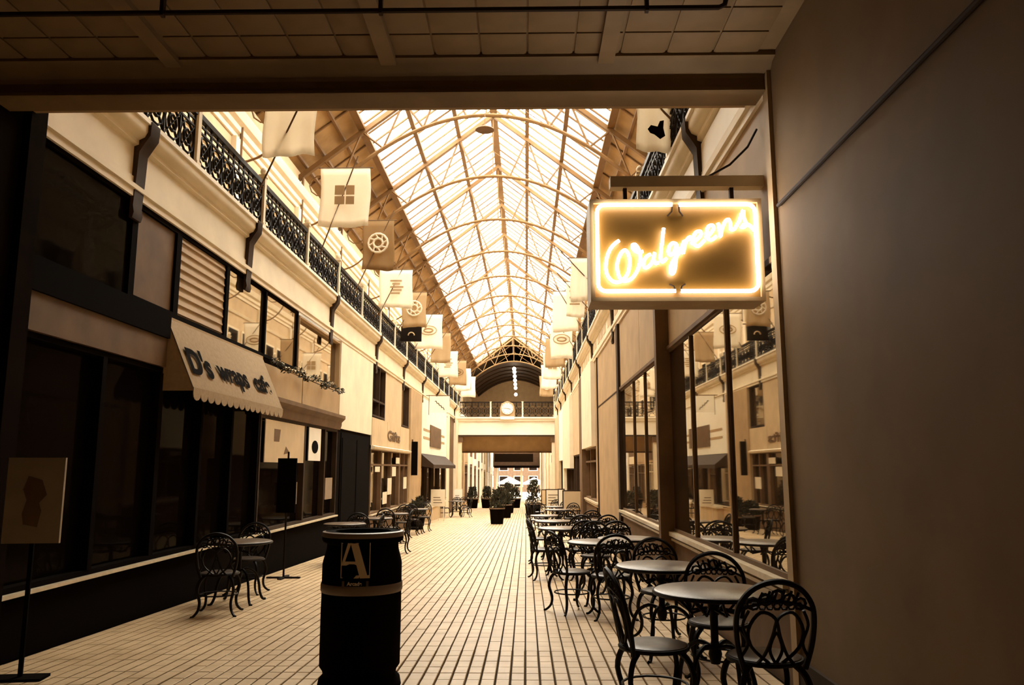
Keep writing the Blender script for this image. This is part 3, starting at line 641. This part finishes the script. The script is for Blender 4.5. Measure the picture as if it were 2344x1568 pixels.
# ================================================================ FLAGS
def make_flag(x0, x1, y, zt, h, m, lab, emblem, em_m, s):
    X, k = side(s); w = x1 - x0
    t = thing('flag', lab, 'flag', (X + k * .10, y, 5.9))
    ox = -(X + k * .10)
    MB().tube([(0, 0, -.25), (ox + (x0 if s < 0 else x1) + k * .75, 0, zt - 5.9 + .25)], .014, 6).build('pole', 'brown', t)
    MB().tube([(ox + x0 - .05, 0, zt - 5.9), (ox + x1 + .05, 0, zt - 5.9)], .012, 6).build('crossbar', 'brown', t)
    n, q = 14, 8; v = []; ph = random.uniform(0, 6)
    for j in range(q + 1):
        for i in range(n + 1):
            u = i / n; vv = j / q; v.append((ox + x0 + u * w + .015 * sin(6 * vv + ph), .035 * vv * sin(u * 13 + ph) + .03 * vv * sin(5 * vv + ph), zt - 5.9 - vv * h - .02 * vv * sin(u * 5 + ph)))
    f = [(j * (n + 1) + i, j * (n + 1) + i + 1, (j + 1) * (n + 1) + i + 1, (j + 1) * (n + 1) + i) for j in range(q) for i in range(n)]
    g = MB(); g.add(v, f, True); me = g.mesh('cloth', m); ob = link('cloth', me, t)
    md = ob.modifiers.new('thick', 'SOLIDIFY'); md.thickness = .006
    cx = ox + (x0 + x1) / 2; cz = zt - 5.9 - h * .47; e = MB()
    if emblem == 'square':
        e.box(cx - .2, cx + .0, -.06, -.052, cz, cz + .2); e.box(cx + .03, cx + .2, -.06, -.052, cz, cz + .2); e.box(cx - .2, cx + 0, -.06, -.052, cz - .2, cz - .03); e.box(cx + .03, cx + .2, -.06, -.052, cz - .2, cz - .03)
    elif emblem == 'crest':
        e.tube(circ(cx, cz, .24, -.06, 14)[:-1], .025, 4, True); e.tube(circ(cx, cz, .12, -.06, 8)[:-1], .03, 4, True)
        for a_ in range(8): e.tube([(cx + .12 * cos(a_ * pi / 4), -.06, cz + .12 * sin(a_ * pi / 4)), (cx + .24 * cos(a_ * pi / 4 + .3), -.06, cz + .24 * sin(a_ * pi / 4 + .3))], .02, 4)
    elif emblem == 'ring':
        e.tube([(cx + .3 * cos(a_ * pi / 8), -.06, cz + .17 * sin(a_ * pi / 8)) for a_ in range(16)], .018, 4, True); e.tube([(cx + .16 * cos(a_ * pi / 8), -.06, cz + .07 * sin(a_ * pi / 8)) for a_ in range(16)], .03, 4, True)
    elif emblem == 'bird':
        cz = -.42; cx -= .03
        e.prism([(cx - .12, cz + .02), (cx - .08, cz + .07), (cx + .0, cz + .05), (cx + .03, cz + .12), (cx + .08, cz + .13), (cx + .07, cz + .03), (cx + .09, cz - .07), (cx + .03, cz - .11), (cx - .04, cz - .05), (cx - .09, cz - .03)], 1, -.062, -.054)
    elif emblem == 'bars':
        for a_ in range(5): e.box(cx - .16 + .06 * (a_ % 2), cx + .12 + .05 * (a_ % 3), -.06, -.052, cz - .2 + a_ * .09, cz - .15 + a_ * .09)
    if e.v: e.build('emblem', em_m, t)
    return t
LFl = [(-4.12, -3.30, 11.8, 7.30, 1.08, 'flag_white', None, 'flag_tan'), (-4.18, -3.16, 15.5, 7.48, 1.26, 'flag_white', 'square', 'flag_tan'),
       (-4.0, -3.22, 18.9, 7.45, 1.26, 'flag_dark', 'crest', 'flag_white'), (-4.14, -3.2, 22, 6.98, 1.1, 'flag_white', 'bars', 'flag_tan'),
       (-3.95, -3.18, 25, 7.0, 1.15, 'flag_tan', 'crest', 'flag_white'), (-4.10, -3.08, 29, 7.05, 1.3, 'flag_white', 'ring', 'flag_tan'),
       (-3.9, -3.10, 32.5, 6.95, 1.25, 'flag_tan', None, 'flag_tan'), (-4.0, -3.1, 36, 6.7, 1.2, 'flag_white', 'bars', 'flag_tan'), (-3.9, -3.0, 40, 6.8, 1.25, 'flag_tan', 'ring', 'flag_dark'),
       (-3.9, -3.05, 44, 6.9, 1.25, 'flag_white', None, 'flag_tan'), (-3.95, -3.05, 48, 6.9, 1.25, 'flag_white', 'square', 'flag_tan')]
desc = {'square': 'with a faint square emblem', 'crest': 'with a pale round crest', 'bars': 'with a column of faint marks', 'ring': 'with an oval ring emblem', 'bird': 'with a dark bird-like emblem', None: 'with no emblem'}
cl = {'flag_white': 'white', 'flag_dark': 'brown', 'flag_tan': 'tan'}
for i, (x0, x1, y, zt, h, m, e, em) in enumerate(LFl):
    make_flag(x0, x1, y, zt, h, m, '%s banner %s over the left balcony, %s from the entry' % (cl[m], desc[e], ordn[i]), e, em, -1)
RFl = [(1.37, 1.93, 9.3, 6.1, .87, 'flag_white', 'bird', 'black'), (1.1, 1.55, 19.0, 6.5, 1.1, 'flag_white', None, 'flag_tan'), (1.12, 1.62, 21.5, 6.5, 1.0, 'flag_white', 'bars', 'flag_tan'),
       (.85, 1.65, 24.5, 6.9, 1.3, 'flag_white', None, 'flag_tan'), (.9, 1.7, 28.5, 6.65, 1.35, 'flag_white', 'ring', 'flag_tan'), (.8, 1.6, 32.5, 6.7, 1.2, 'flag_tan', None, 'flag_tan'),
       (.8, 1.65, 36.5, 6.7, 1.25, 'flag_white', 'square', 'flag_tan'), (.8, 1.6, 41, 6.7, 1.25, 'flag_white', None, 'flag_tan'), (.8, 1.6, 46, 6.7, 1.2, 'flag_tan', 'crest', 'flag_white')]
for i, (x0, x1, y, zt, h, m, e, em) in enumerate(RFl):
    make_flag(x0, x1, y, zt, h, m, '%s banner %s over the right balcony, %s from the entry' % (cl[m], desc[e], ordn[i]), e, em, 1)

# ================================================================ HANGING SIGNS AND AWNING
t = thing('hanging_sign', 'black square sign with a pale scroll hung from the left balcony', 'sign', (XL + .46, 26.0, 5.55))
MB().box(-.34, .34, -.03, .03, 0, .52).build('board', 'iron', t); MB().box(-.5, .45, -.015, .015, .54, .57).build('arm', 'brown', t)
e = MB(); e.tube(circ(0, .2, .1, -.035, 10, 0, pi), .02, 4); e.build('scroll', 'letter_tan', t)
for x in (-.28, .28): MB().tube([(x, 0, .51), (x, 0, .56)], .012, 4).build('hook', 'brown', t)
t = thing('hanging_sign', 'white square sign with a slanting wavy mark on a bar arm', 'sign', (XL + .62, 33.5, 3.72))
MB().box(-.42, .42, -.03, .03, 0, .68).build('board', 'white_paint', t); MB().box(-.62, .5, -.015, .015, .70, .73).build('arm', 'brown', t); MB().box(-.46, -.44, -.015, .015, -.1, .74).build('stay', 'brown', t)
MB().tube([(-.2 + .05 * i, -.035, .5 - .045 * i + (.03 if i % 2 else -.03)) for i in range(9)], .016, 4).build('wavy_mark', 'dark_brown', t)
t = thing('blade_sign', 'tall narrow black sign projecting from the tan pilaster', 'sign', (XL + .06, 29.4, 1.15))
MB().box(0, .22, -.05, .05, 0, 1.22).build('board', 'black', t); MB().box(0, .05, -.02, .02, 1.22, 1.3).build('clip', 'brown', t)
# black pole on the left facade (leaning dark strip) and scalloped awning
AY0, AY1 = 9.22, 12.68
t = thing('shop_awning', 'tan fabric awning with scalloped edge reading D\'s wraps cafe', 'awning', (XL, AY0, 2.3))
L = AY1 - AY0; pz, px, bz = .86, .36, .02
MB().prism([(0, pz), (px, bz + .02), (px, bz), (.0, pz - .03)], 1, .0, L).build('canopy', 'awning_cloth', t)
for y_ in (0.0, L - .012): MB().prism([(0, pz), (px, bz + .02), (px, bz - .02), (0, bz - .02)], 1, y_, y_ + .012).build('side_flap', 'awning_cloth', t)
v = []; f = []; ns = 16
g = MB()
for i in range(ns):
    a, b = L * i / ns, L * (i + 1) / ns; c_ = (a + b) / 2; r_ = (b - a) / 2
    P = [(a, bz + .02), (b, bz + .02), (b, bz - .05)] + [(c_ + r_ * cos(q * pi / 6), bz - .05 - .08 * sin(q * pi / 6)) for q in range(1, 6)] + [(a, bz - .05)]
    g.prism(P, 0, px, px + .008)
g.build('scalloped_valance', 'awning_cloth', t)
ang = math.atan2(pz - bz, px)
for body, y_, sz_ in (("D's", .45, .46), ('wraps', 1.58, .40), ('cafe', 2.78, .40)):
    tx = text('lettering', body, sz_, 'black', t, (px * .62 + .02, y_, bz + (pz - bz) * .38 + .02), 0, .0012)
    tx.rotation_euler = (ang, 0, pi / 2); tx.scale = (1.15, 1, 1)
# garland on the ledge
t = tag(empty('flower_garland', (XL + .08, 12.72, 3.14)), 'string of pale flowers and leaves along the ledge under the display window', 'garland')
rg = random.Random(2); g1 = MB(); g2 = MB()
def leafball(g, x, y, z, r, rnd, n=4):
    for _ in range(n):
        a_, b_ = rnd.uniform(0, 6.3), rnd.uniform(-1, 1); d = (cos(a_) * r, sin(a_) * r, b_ * r); c_ = (x + d[0], y + d[1], z + d[2])
        e_ = r * .8; p = [(c_[0] + rnd.uniform(-e_, e_), c_[1] + rnd.uniform(-e_, e_), c_[2] + rnd.uniform(-e_, e_)) for _ in range(3)]
        g.add([c_] + p, [(0, 1, 2), (0, 2, 3), (0, 3, 1), (1, 3, 2)])
for i in range(90):
    y = rg.uniform(.05, 5.2); z = .05 * sin(y * 5) - .02; leafball(g1, .02, y, z, .05, rg, 4)
    if i % 2 == 0: leafball(g2, .06, y + .03, z + .02, .035, rg, 3)
g1.build('leaves', 'leaf', t)['kind'] = 'stuff'; g2.build('blossoms', 'cream', t)['kind'] = 'stuff'
# posters
def poster(lab, y0, y1, z0, z1, out, shape, mm='poster'):
    t = thing('poster', lab, 'poster', (XL + out, (y0 + y1) / 2, z0)); w = (y1 - y0) / 2; h = z1 - z0
    MB().box(0, .015, -w, w, 0, h).build('sheet', mm, t)
    if shape == 'cup': MB().prism([(-w * .35, h * .25), (w * .3, h * .25), (w * .42, h * .6), (w * .25, h * .8), (-w * .3, h * .8), (-w * .45, h * .55)], 0, .015, .018).build('printed_figure', 'brown', t)
    if shape == 'oval': MB().prism([(w * .55 * cos(a_ * pi / 8), h * .42 + h * .2 * sin(a_ * pi / 8)) for a_ in range(16)], 0, .015, .018).build('printed_figure', 'black', t)
    if shape == 'marks':
        MB().prism([(-w * .6, h * .5), (-w * .35, h * .5), (-w * .3, h * .8), (-w * .6, h * .8)], 0, .015, .018).build('printed_figure', 'brown', t)
        MB().prism([(-w * .1, h * .2), (w * .2, h * .25), (0, h * .4)], 0, .015, .018).build('printed_figure', 'brown', t)
poster('wide tan poster with faint dark figures in the shop window beyond the awning', 12.95, 15.25, 1.50, 2.20, .0, 'marks', 'pale_tan')
poster('narrow white poster with a dark oval in the shop window beyond the awning', 15.6, 16.5, 1.55, 2.2, .0, 'oval', 'white_paint')
poster('small pale notice low in the shop window behind the sign stand', 14.3, 14.9, .75, 1.15, .0, None)
poster('small pale notice low at the far end of the poster window', 17.0, 17.6, .75, 1.2, .0, None)
for i, (y, z, h) in enumerate(((22.6, 1.3, .15), (25.5, 1.15, .3), (24.7, .6, .5), (27.9, .7, .4), (26.2, 1.55, .2), (23.9, .35, .35))):
    poster('small pale card in the cluttered shop window, %s' % ['near its left end', 'at mid height', 'low near the middle', 'at its far right end', 'high in the middle', 'low on the left'][i], y, y + .7, z, z + h, .0, None, 'cream')
# poster board on the near left
t = thing('poster_board', 'pale poster board with a dark blurred figure standing by the near left corner', 'poster', (-3.74, 6.1, zf(6.1)), radians(8))
MB().box(-.205, .205, 0, .03, .98, 1.62).build('board', 'poster', t)
MB().prism([(-.06, 1.12), (.04, 1.10), (.06, 1.22), (.04, 1.28), (.09, 1.34), (.05, 1.45), (-.05, 1.48), (-.08, 1.38), (-.05, 1.3), (-.075, 1.2)], 1, -.004, 0).build('printed_figure', 'brown', t)
MB().box(-.015, .015, .03, .05, 0, 1.5).build('stand', 'black', t); MB().box(-.18, .18, -.06, .12, 0, .02).build('foot', 'black', t)

# ================================================================ FURNITURE
def make_table(r=.38):
    t = empty('cafe_table')
    MB().lathe([(r - .02, .705), (r, .715), (r, .735), (r - .012, .742)], 40).build('tabletop', 'tabletop', t)
    MB().tube([(r * cos(2 * pi * i / 40), r * sin(2 * pi * i / 40), .722) for i in range(40)], .014, 6, True).build('rim', 'iron', t)
    MB().lathe([(.03, .28), (.045, .34), (.025, .42), (.028, .6), (.05, .68), (.14, .70)], 12).build('pedestal', 'iron', t)
    for q in range(4):
        a_ = pi / 4 + q * pi / 2; P = [(0.03, .38), (.12, .40), (.22, .34), (.27, .22), (.29, .10), (.33, .02), (.37, .012)]
        MB().tube([(p[0] * cos(a_), p[0] * sin(a_), p[1]) for p in smooth(P, 3)], .016, 6).build('leg', 'iron', t)
    g = MB()
    for q in range(8): a_ = q * pi / 4; g.tube([((.05 + .0) * cos(a_), .05 * sin(a_), .62), ((.16) * cos(a_ + .3), .16 * sin(a_ + .3), .60), (.24 * cos(a_), .24 * sin(a_), .70)], .010, 5)
    g.build('scroll_brackets', 'iron', t)
    return t
def make_chair():
    t = empty('ice_cream_chair')
    MB().lathe([(.19, .425), (.205, .44), (.20, .458), (.17, .466), (.05, .456)], 24).build('seat', 'seat', t)
    MB().tube([(.207 * cos(2 * pi * i / 24), .207 * sin(2 * pi * i / 24), .442) for i in range(24)], .013, 6, True).build('seat_rim', 'iron', t)
    for sx, sy in ((-1, -1), (1, -1), (1, 1), (-1, 1)):
        P = [(.13, .43), (.17, .38), (.19, .28), (.165, .16), (.175, .07), (.215, .015), (.235, .012)]
        MB().tube([(sx * p[0], sy * p[0], p[1]) for p in smooth(P, 3)], .0165, 6, taper=(1.2, .75)).build('leg', 'iron', t)
    MB().tube([(.2 * cos(2 * pi * i / 16), .2 * sin(2 * pi * i / 16), .22) for i in range(16)], .008, 5, True).build('ring_brace', 'iron', t)
    # back: y from -.18 at the seat to -.30 at the top, curved round the sitter
    def bk(x, z): u = (z - .44) / .46; return (x, -.185 - .10 * u + .28 * x * x * 2, z)
    P = [(-.17, .42), (-.205, .55), (-.215, .68), (-.195, .78), (-.12, .865), (0, .90), (.12, .865), (.195, .78), (.215, .68), (.205, .55), (.17, .42)]
    f = MB().tube([bk(*p) for p in smooth(P, 4)], .016, 6).build('back_frame', 'iron', t)
    g = MB()
    g.tube([bk(x, .74 + .05 * (1 - (x / .2) ** 2)) for x in [-.2 + .04 * i for i in range(11)]], .010, 5)
    for i in range(5):
        x = -.13 + .065 * i; zc = .80 + .022 * (1 - abs(i - 2) / 1.0); g.tube([bk(x + .032 * cos(a_ * pi / 4), zc + .03 * sin(a_ * pi / 4)) for a_ in range(8)], .009, 4, True)
    for i in range(7): x = -.12 + .04 * i; g.tube([bk(x + .02 * cos(a_ * pi / 3), .765 + .018 * sin(a_ * pi / 3)) for a_ in range(6)], .007, 4, True)
    for i in range(6): x = -.1 + .04 * i; g.tube([bk(x, .79), bk(x + .02, .84 + .02 * (1 - abs(i - 2.5) / 2.5))], .008, 4)
    g.build('crest_filigree', 'iron', t)
    g = MB()
    for s in (-1, 1):
        g.tube([bk(s * p[0], p[1]) for p in smooth([(.03, .45), (.13, .54), (.15, .64), (.09, .73), (.01, .70), (-.02, .6), (-.06, .5), (-.11, .44)], 4)], .010, 5)
        g.tube([bk(s * p[0], p[1]) for p in smooth([(.19, .48), (.15, .56), (.18, .66), (.15, .74)], 4)], .009, 5)
    g.tube([bk(p[0], p[1]) for p in smooth([(0, .45), (.035, .53), (0, .62), (-.035, .53), (0, .45)], 4)], .009, 5)
    g.build('back_loops', 'iron', t)
    return t
tb = make_table(); ch = make_chair(); first = {'t': True, 'c': True}
def put(kind, x, y, rot, lab, group, big=1.0, zz=None):
    src = tb if kind == 't' else ch; z = zf(y) if zz is None else zz
    if first[kind]: first[kind] = False; tag(src, lab, 'table' if kind == 't' else 'chair', group); src.location = (x, y, z); src.rotation_euler = (0, 0, rot); o = src
    else: o = dup(src, (x, y, z), rot, lab, group)
    return o
GT, GC = 'round cafe tables on the right', 'wire-backed cafe chairs on the right'
R = radians
put('t', 1.22, 5.42, 0, 'round cafe table nearest the camera beside the right wall', GT)
put('t', 1.16, 7.1, .3, 'second round cafe table from the camera on the right', GT)
put('t', .90, 10.15, .2, 'pale round cafe table, left one of the joined pair by the window post', GT)
put('t', 1.33, 10.85, .5, 'pale round cafe table, right one of the joined pair by the window post', GT)
put('t', .58, 13.5, 0, 'round table behind the joined pair, towards the aisle', GT)
put('t', 1.38, 13.9, .2, 'round table behind the joined pair, towards the shop window', GT)
put('t', .56, 16.3, 0, 'fourth row round table nearest the aisle on the right', GT)
put('t', 1.38, 16.6, 0, 'fourth row round table against the tan panel on the right', GT)
put('t', .48, 19.4, 0, 'fifth row round table nearest the aisle on the right', GT)
put('t', 1.32, 19.3, 0, 'fifth row round table against the tan panel on the right', GT)
put('t', .95, 24.5, 0, 'round table just in front of the framed easel boards', GT)
put('t', 1.05, 28.2, 0, 'round table among the far chairs on the right', GT)
cs = [(.78, 5.12, -85, 'dark wire chair left of the nearest table, facing the wall'), (1.36, 4.80, 2, 'dark wire chair nearest the camera with its back to the camera'),
      (1.38, 5.98, 172, 'dark wire chair between the first and second tables'), (1.28, 7.72, 190, 'dark wire chair behind the second table'),
      (.93, 9.05, 6, 'wire chair with its arched back in front of the joined tables'), (.52, 9.45, -62, 'wire chair at the aisle side of the joined tables, turned sideways'),
      (.98, 11.6, 178, 'wire chair behind the joined tables'), (.30, 12.75, -80, 'wire chair standing out in the aisle in profile, third row'),
      (.88, 12.75, 5, 'wire chair with ornate back before the third row tables'), (1.35, 12.5, 0, 'wire chair beside the window before the third row tables'),
      (1.0, 15.1, 0, 'wire chair between the third and fourth rows'), (.28, 15.4, -90, 'wire chair at the aisle end of the fourth row'), (1.45, 15.2, 10, 'wire chair by the window between third and fourth rows'),
      (.9, 18.1, 0, 'wire chair between the fourth and fifth rows'), (1.45, 18.2, 0, 'wire chair near the tan panel in the fifth row'), (.3, 23.9, -90, 'wire chair at the aisle in front of the easel boards'),
      (.5, 25.5, 200, 'wire chair behind the table before the easel boards'), (1.4, 25.3, 160, 'wire chair by the wall before the easel boards'), (.3, 27.9, -70, 'wire chair far down the right side, aisle side'), (1.4, 29.2, 170, 'wire chair far down the right side, wall side'),
      (.5, 31.5, -90, 'last wire chair on the right, aisle side'), (1.2, 32.0, 180, 'last wire chair on the right, wall side')]
for x, y, a_, lb in cs: put('c', x, y, R(a_), lb, GC)
GTL, GCL = 'cafe tables on the left', 'cafe chairs on the left'
for x, y, lb in ((-3.55, 10.1, 'dark round table under the awning on the left'), (-3.35, 15.0, 'dark round table by the poster window'), (-3.3, 17.7, 'dark round table in front of the black door, near end'), (-3.4, 20.8, 'round table in front of the black door, far end'),
                 (-3.4, 25.0, 'round table before the cluttered shop window'), (-3.3, 38.5, 'round table among chairs below the white fascia')): put('t', x, y, 0, lb, GTL)
for x, y, a_, lb in ((-3.45, 9.2, 10, 'chair with curved legs under the awning on the left'), (-3.75, 11.0, 180, 'chair behind the table under the awning'), (-2.9, 14.9, 90, 'chair at the aisle side of the table by the poster window'), (-3.3, 16.2, 0, 'chair in front of the black door table'),
                     (-2.75, 17.6, 90, 'chair at the aisle side before the black door'), (-3.3, 19.3, 0, 'chair between the two tables at the black door'), (-3.4, 22.4, 180, 'chair just beyond the black door'), (-3.4, 24.1, 0, 'chair before the cluttered shop window, near one'), (-3.3, 26.2, 180, 'chair before the cluttered shop window, far one'),
                     (-3.8, 37.7, -40, 'chair left of the far table below the white fascia'), (-2.8, 38.2, 80, 'chair right of the far table below the white fascia'), (-3.4, 39.5, 180, 'chair behind the far table below the white fascia'), (-3.2, 42.0, 0, 'chair near the left bridge column')): put('c', x, y, R(a_), lb, GCL)
# sign stand on the left
t = thing('sign_stand', 'black notice board on a thin pole with a flat cross base, by the poster window', 'sign', (-3.78, 12.75, zf(12.75)))
MB().tube([(0, 0, .02), (0, 0, 1.95)], .016, 8).build('pole', 'iron', t); MB().box(-.16, .14, -.02, .02, 1.0, 1.85).build('board', 'black', t)
MB().box(-.26, .26, -.03, .03, 0, .025).build('foot', 'iron', t); MB().box(-.03, .03, -.22, .22, 0, .025).build('foot', 'iron', t)

# ---- litter bin
BX, BY = -1.19, 5.95
t = thing('litter_bin', 'black barrel-shaped litter bin with a grey band and a letter A plate', 'bin', (BX, BY, zf(BY)))
MB().lathe([(.285, 0), (.295, .02), (.285, .07), (.255, .10), (.262, .13), (.283, .16), (.285, .5), (.284, .62), (.284, .86), (.275, .90), (.258, .96), (.255, 1.0)], 48).build('body', 'black', t)
MB().lathe([(.286, .665), (.292, .675), (.292, .72), (.288, .73)], 48, cap=False).build('band', 'barrel_band', t)
MB().lathe([(.256, 1.0), (.285, 1.015), (.292, 1.03), (.292, 1.065), (.28, 1.085), (.20, 1.085), (.19, 1.05), (.05, 1.03)], 48).build('lid', 'black', t)
MB().lathe([(.293, 1.05), (.295, 1.06), (.29, 1.083), (.27, 1.088)], 48, cap=False).build('lid_rim', 'barrel_band', t)
th0 = -pi / 2 + .02
def cyl(u, z, r=.2865):   # u metres round the barrel from the plate centre
    a_ = th0 + u / .285; return (r * cos(a_), r * sin(a_), z)
def plate(P, z0, name, r, m):
    """flat polygon wrapped on the barrel; P in metres (u, z)"""
    g = MB(); n = len(P); v = [cyl(u, z + z0, r) for u, z in P] + [cyl(u, z + z0, r - .004) for u, z in P]
    g.add(v, [tuple(range(n))] + [(i, n + i, n + (i + 1) % n, (i + 1) % n) for i in range(n)]); return g.build(name, m, t)
def quad(u0, z0_, u1, z1_, u2, z2, u3, z3, name='logo_stroke', m='letter_tan'): return plate([(u0, z0_), (u1, z1_), (u2, z2), (u3, z3)], .785, name, .2885, m)
lw_, lh = .205, .255
quad(-.1025, .0, .1025, .0, .1025, .0045, -.1025, .0045); quad(-.1025, lh - .0045, .1025, lh - .0045, .1025, lh, -.1025, lh)
quad(-.1025, 0, -.098, 0, -.098, lh, -.1025, lh); quad(.098, 0, .1025, 0, .1025, lh, .098, lh)
quad(.035, 0, .09, 0, .012, lh, -.04, lh)                                     # thick right stroke
quad(-.1, .085, -.082, .085, -.025, lh, -.048, lh)                            # thin left stroke
quad(-.1, .085, .05, .085, .043, .112, -.09, .112)                            # crossbar
quad(-.1, lh - .022, .022, lh - .022, .018, lh, -.1, lh)                      # top serif
quad(-.008, 0, .1, 0, .1, .02, .01, .02)                                      # foot serif
quad(-.09, -.055, .095, -.055, .095, -.02, -.09, -.02, 'name_strip', 'brown')
text('lettering', 'Arcade', .035, 'letter_tan', t, cyl(.0, .748, .292), (pi / 2, 0, th0 + pi / 2), .001)

# ---- planters with shrubs
def planter(x, y, r, h, hs, lab, tall=False, pm_='black'):
    t = thing('planter', lab, 'planter', (x, y, zf(y)))
    MB().lathe([(r * .82, 0), (r * .86, .05), (r, h - .1), (r * 1.08, h - .06), (r * 1.08, h), (r * .92, h), (r * .9, h - .06)], 24).build('pot', pm_, t)
    MB().lathe([(r * 1.09, h - .05), (r * 1.1, h - .04), (r * 1.1, h - .015), (r * 1.09, h)], 24, cap=False).build('pot_rim', 'barrel_band', t)
    MB().lathe([(r * .88, h - .05), (.02, h - .04)], 16).build('soil', 'soil', t)
    g = MB(); rnd = random.Random(int(x * 100 + y)); 
    for _ in range(520):
        a_ = rnd.uniform(0, 6.3); q = sqrt(rnd.random()) * r * (.7 if tall else 1.1); z = h + rnd.random() * hs; q *= 1 - .5 * (z - h) / hs
        p = (q * cos(a_), q * sin(a_), z); d = [rnd.uniform(-.1, .1) for _ in range(6)]
        g.add([p, (p[0] + d[0], p[1] + d[1], p[2] + .10 + d[2]), (p[0] + d[3], p[1] + d[4], p[2] + .03 + d[5])], [(0, 1, 2)])
    g.build('foliage', 'leaf', t)['kind'] = 'stuff'
    MB().tube([(0, 0, h - .05), (0.02, 0, h + hs * .8)], .015, 5).build('stem', 'dark_brown', t)
    return t
planter(-1.12, 31.3, .28, .62, .55, 'nearest black round planter in the middle of the aisle')
planter(-.95, 37.5, .28, .62, .5, 'second black round planter in the aisle, behind the nearest')
planter(-1.0, 44.5, .35, .7, .9, 'third black round planter in the aisle, near the bridge')
planter(.35, 40.5, .4, .6, 1.1, 'bushy planter at the aisle edge on the right, beyond the tables')
planter(-3.9, 29.7, .2, .35, .6, 'small planter at the foot of the tan pilaster')
planter(-3.7, 27.3, .28, .5, .35, 'low black planter before the cluttered shop window')
for i, x in enumerate((-3.6, -2.65, -1.7, -.75)):
    planter(x, 54.5 + i * .3, .38, .65, .7, 'bushy planter in the row beyond the bridge, %s from the left' % ordn[i])
# low wall with sloping coping on the left
lw2 = struct(MB().prism([(33.4, zf(33.4)), (40.0, zf(40)), (40.0, -.35), (33.4, -.22)], 0, XL + .0, XL + .28).build('trim_low_wall', 'pale_tan'), 'low wall in front of the shop with the white fascia')
box('coping', 'cream', XL - .02, XL + .33, 33.3, 40.0, -.22, -.14, lw2)
# ---- easel boards
def easel(x, y, w, h, z, lab, m, lines=0, fm='dark_brown'):
    t = thing('easel_board', lab, 'sign', (x, y, zf(y)))
    MB().box(-w / 2, w / 2, -.02, .02, z, z + h).build('frame', fm, t); MB().box(-w / 2 + .04, w / 2 - .04, -.026, -.02, z + .04, z + h - .04).build('sheet', m, t)
    for s in (-1, 1): MB().tube([(s * w * .42, 0, 0), (s * w * .42, 0, z + .02)], .018, 5).build('leg', fm, t)
    MB().tube([(0, .35, 0), (0, .02, z + h * .8)], .015, 5).build('back_leg', fm, t)
    for i in range(lines): MB().box(-w * .32, w * .3 - .04 * (i % 3), -.029, -.026, z + h * (.2 + .15 * i), z + h * (.2 + .15 * i) + .03).build('printed_line', 'brown', t)
easel(1.52, 26.6, .66, .68, .62, 'framed plain tan board on legs by the right wall, nearest of the row', 'pale_tan')
easel(1.30, 30.0, .26, .72, .62, 'narrow white board on legs between the two framed boards', 'white_paint')
easel(1.10, 33.0, .62, .72, .60, 'framed cream board with printed lines on the right', 'cream', 4)
easel(.88, 36.5, .4, .7, .6, 'small plain framed board at the aisle end of the row', 'pale_tan')
easel(-3.95, 47.0, .52, .8, .5, 'white board with faint print beside the left bridge column', 'white_paint', 3, 'cream')
easel(-3.7, 34.0, .6, .7, .6, 'pale board with faint print below the white fascia', 'cream', 3, 'cream')
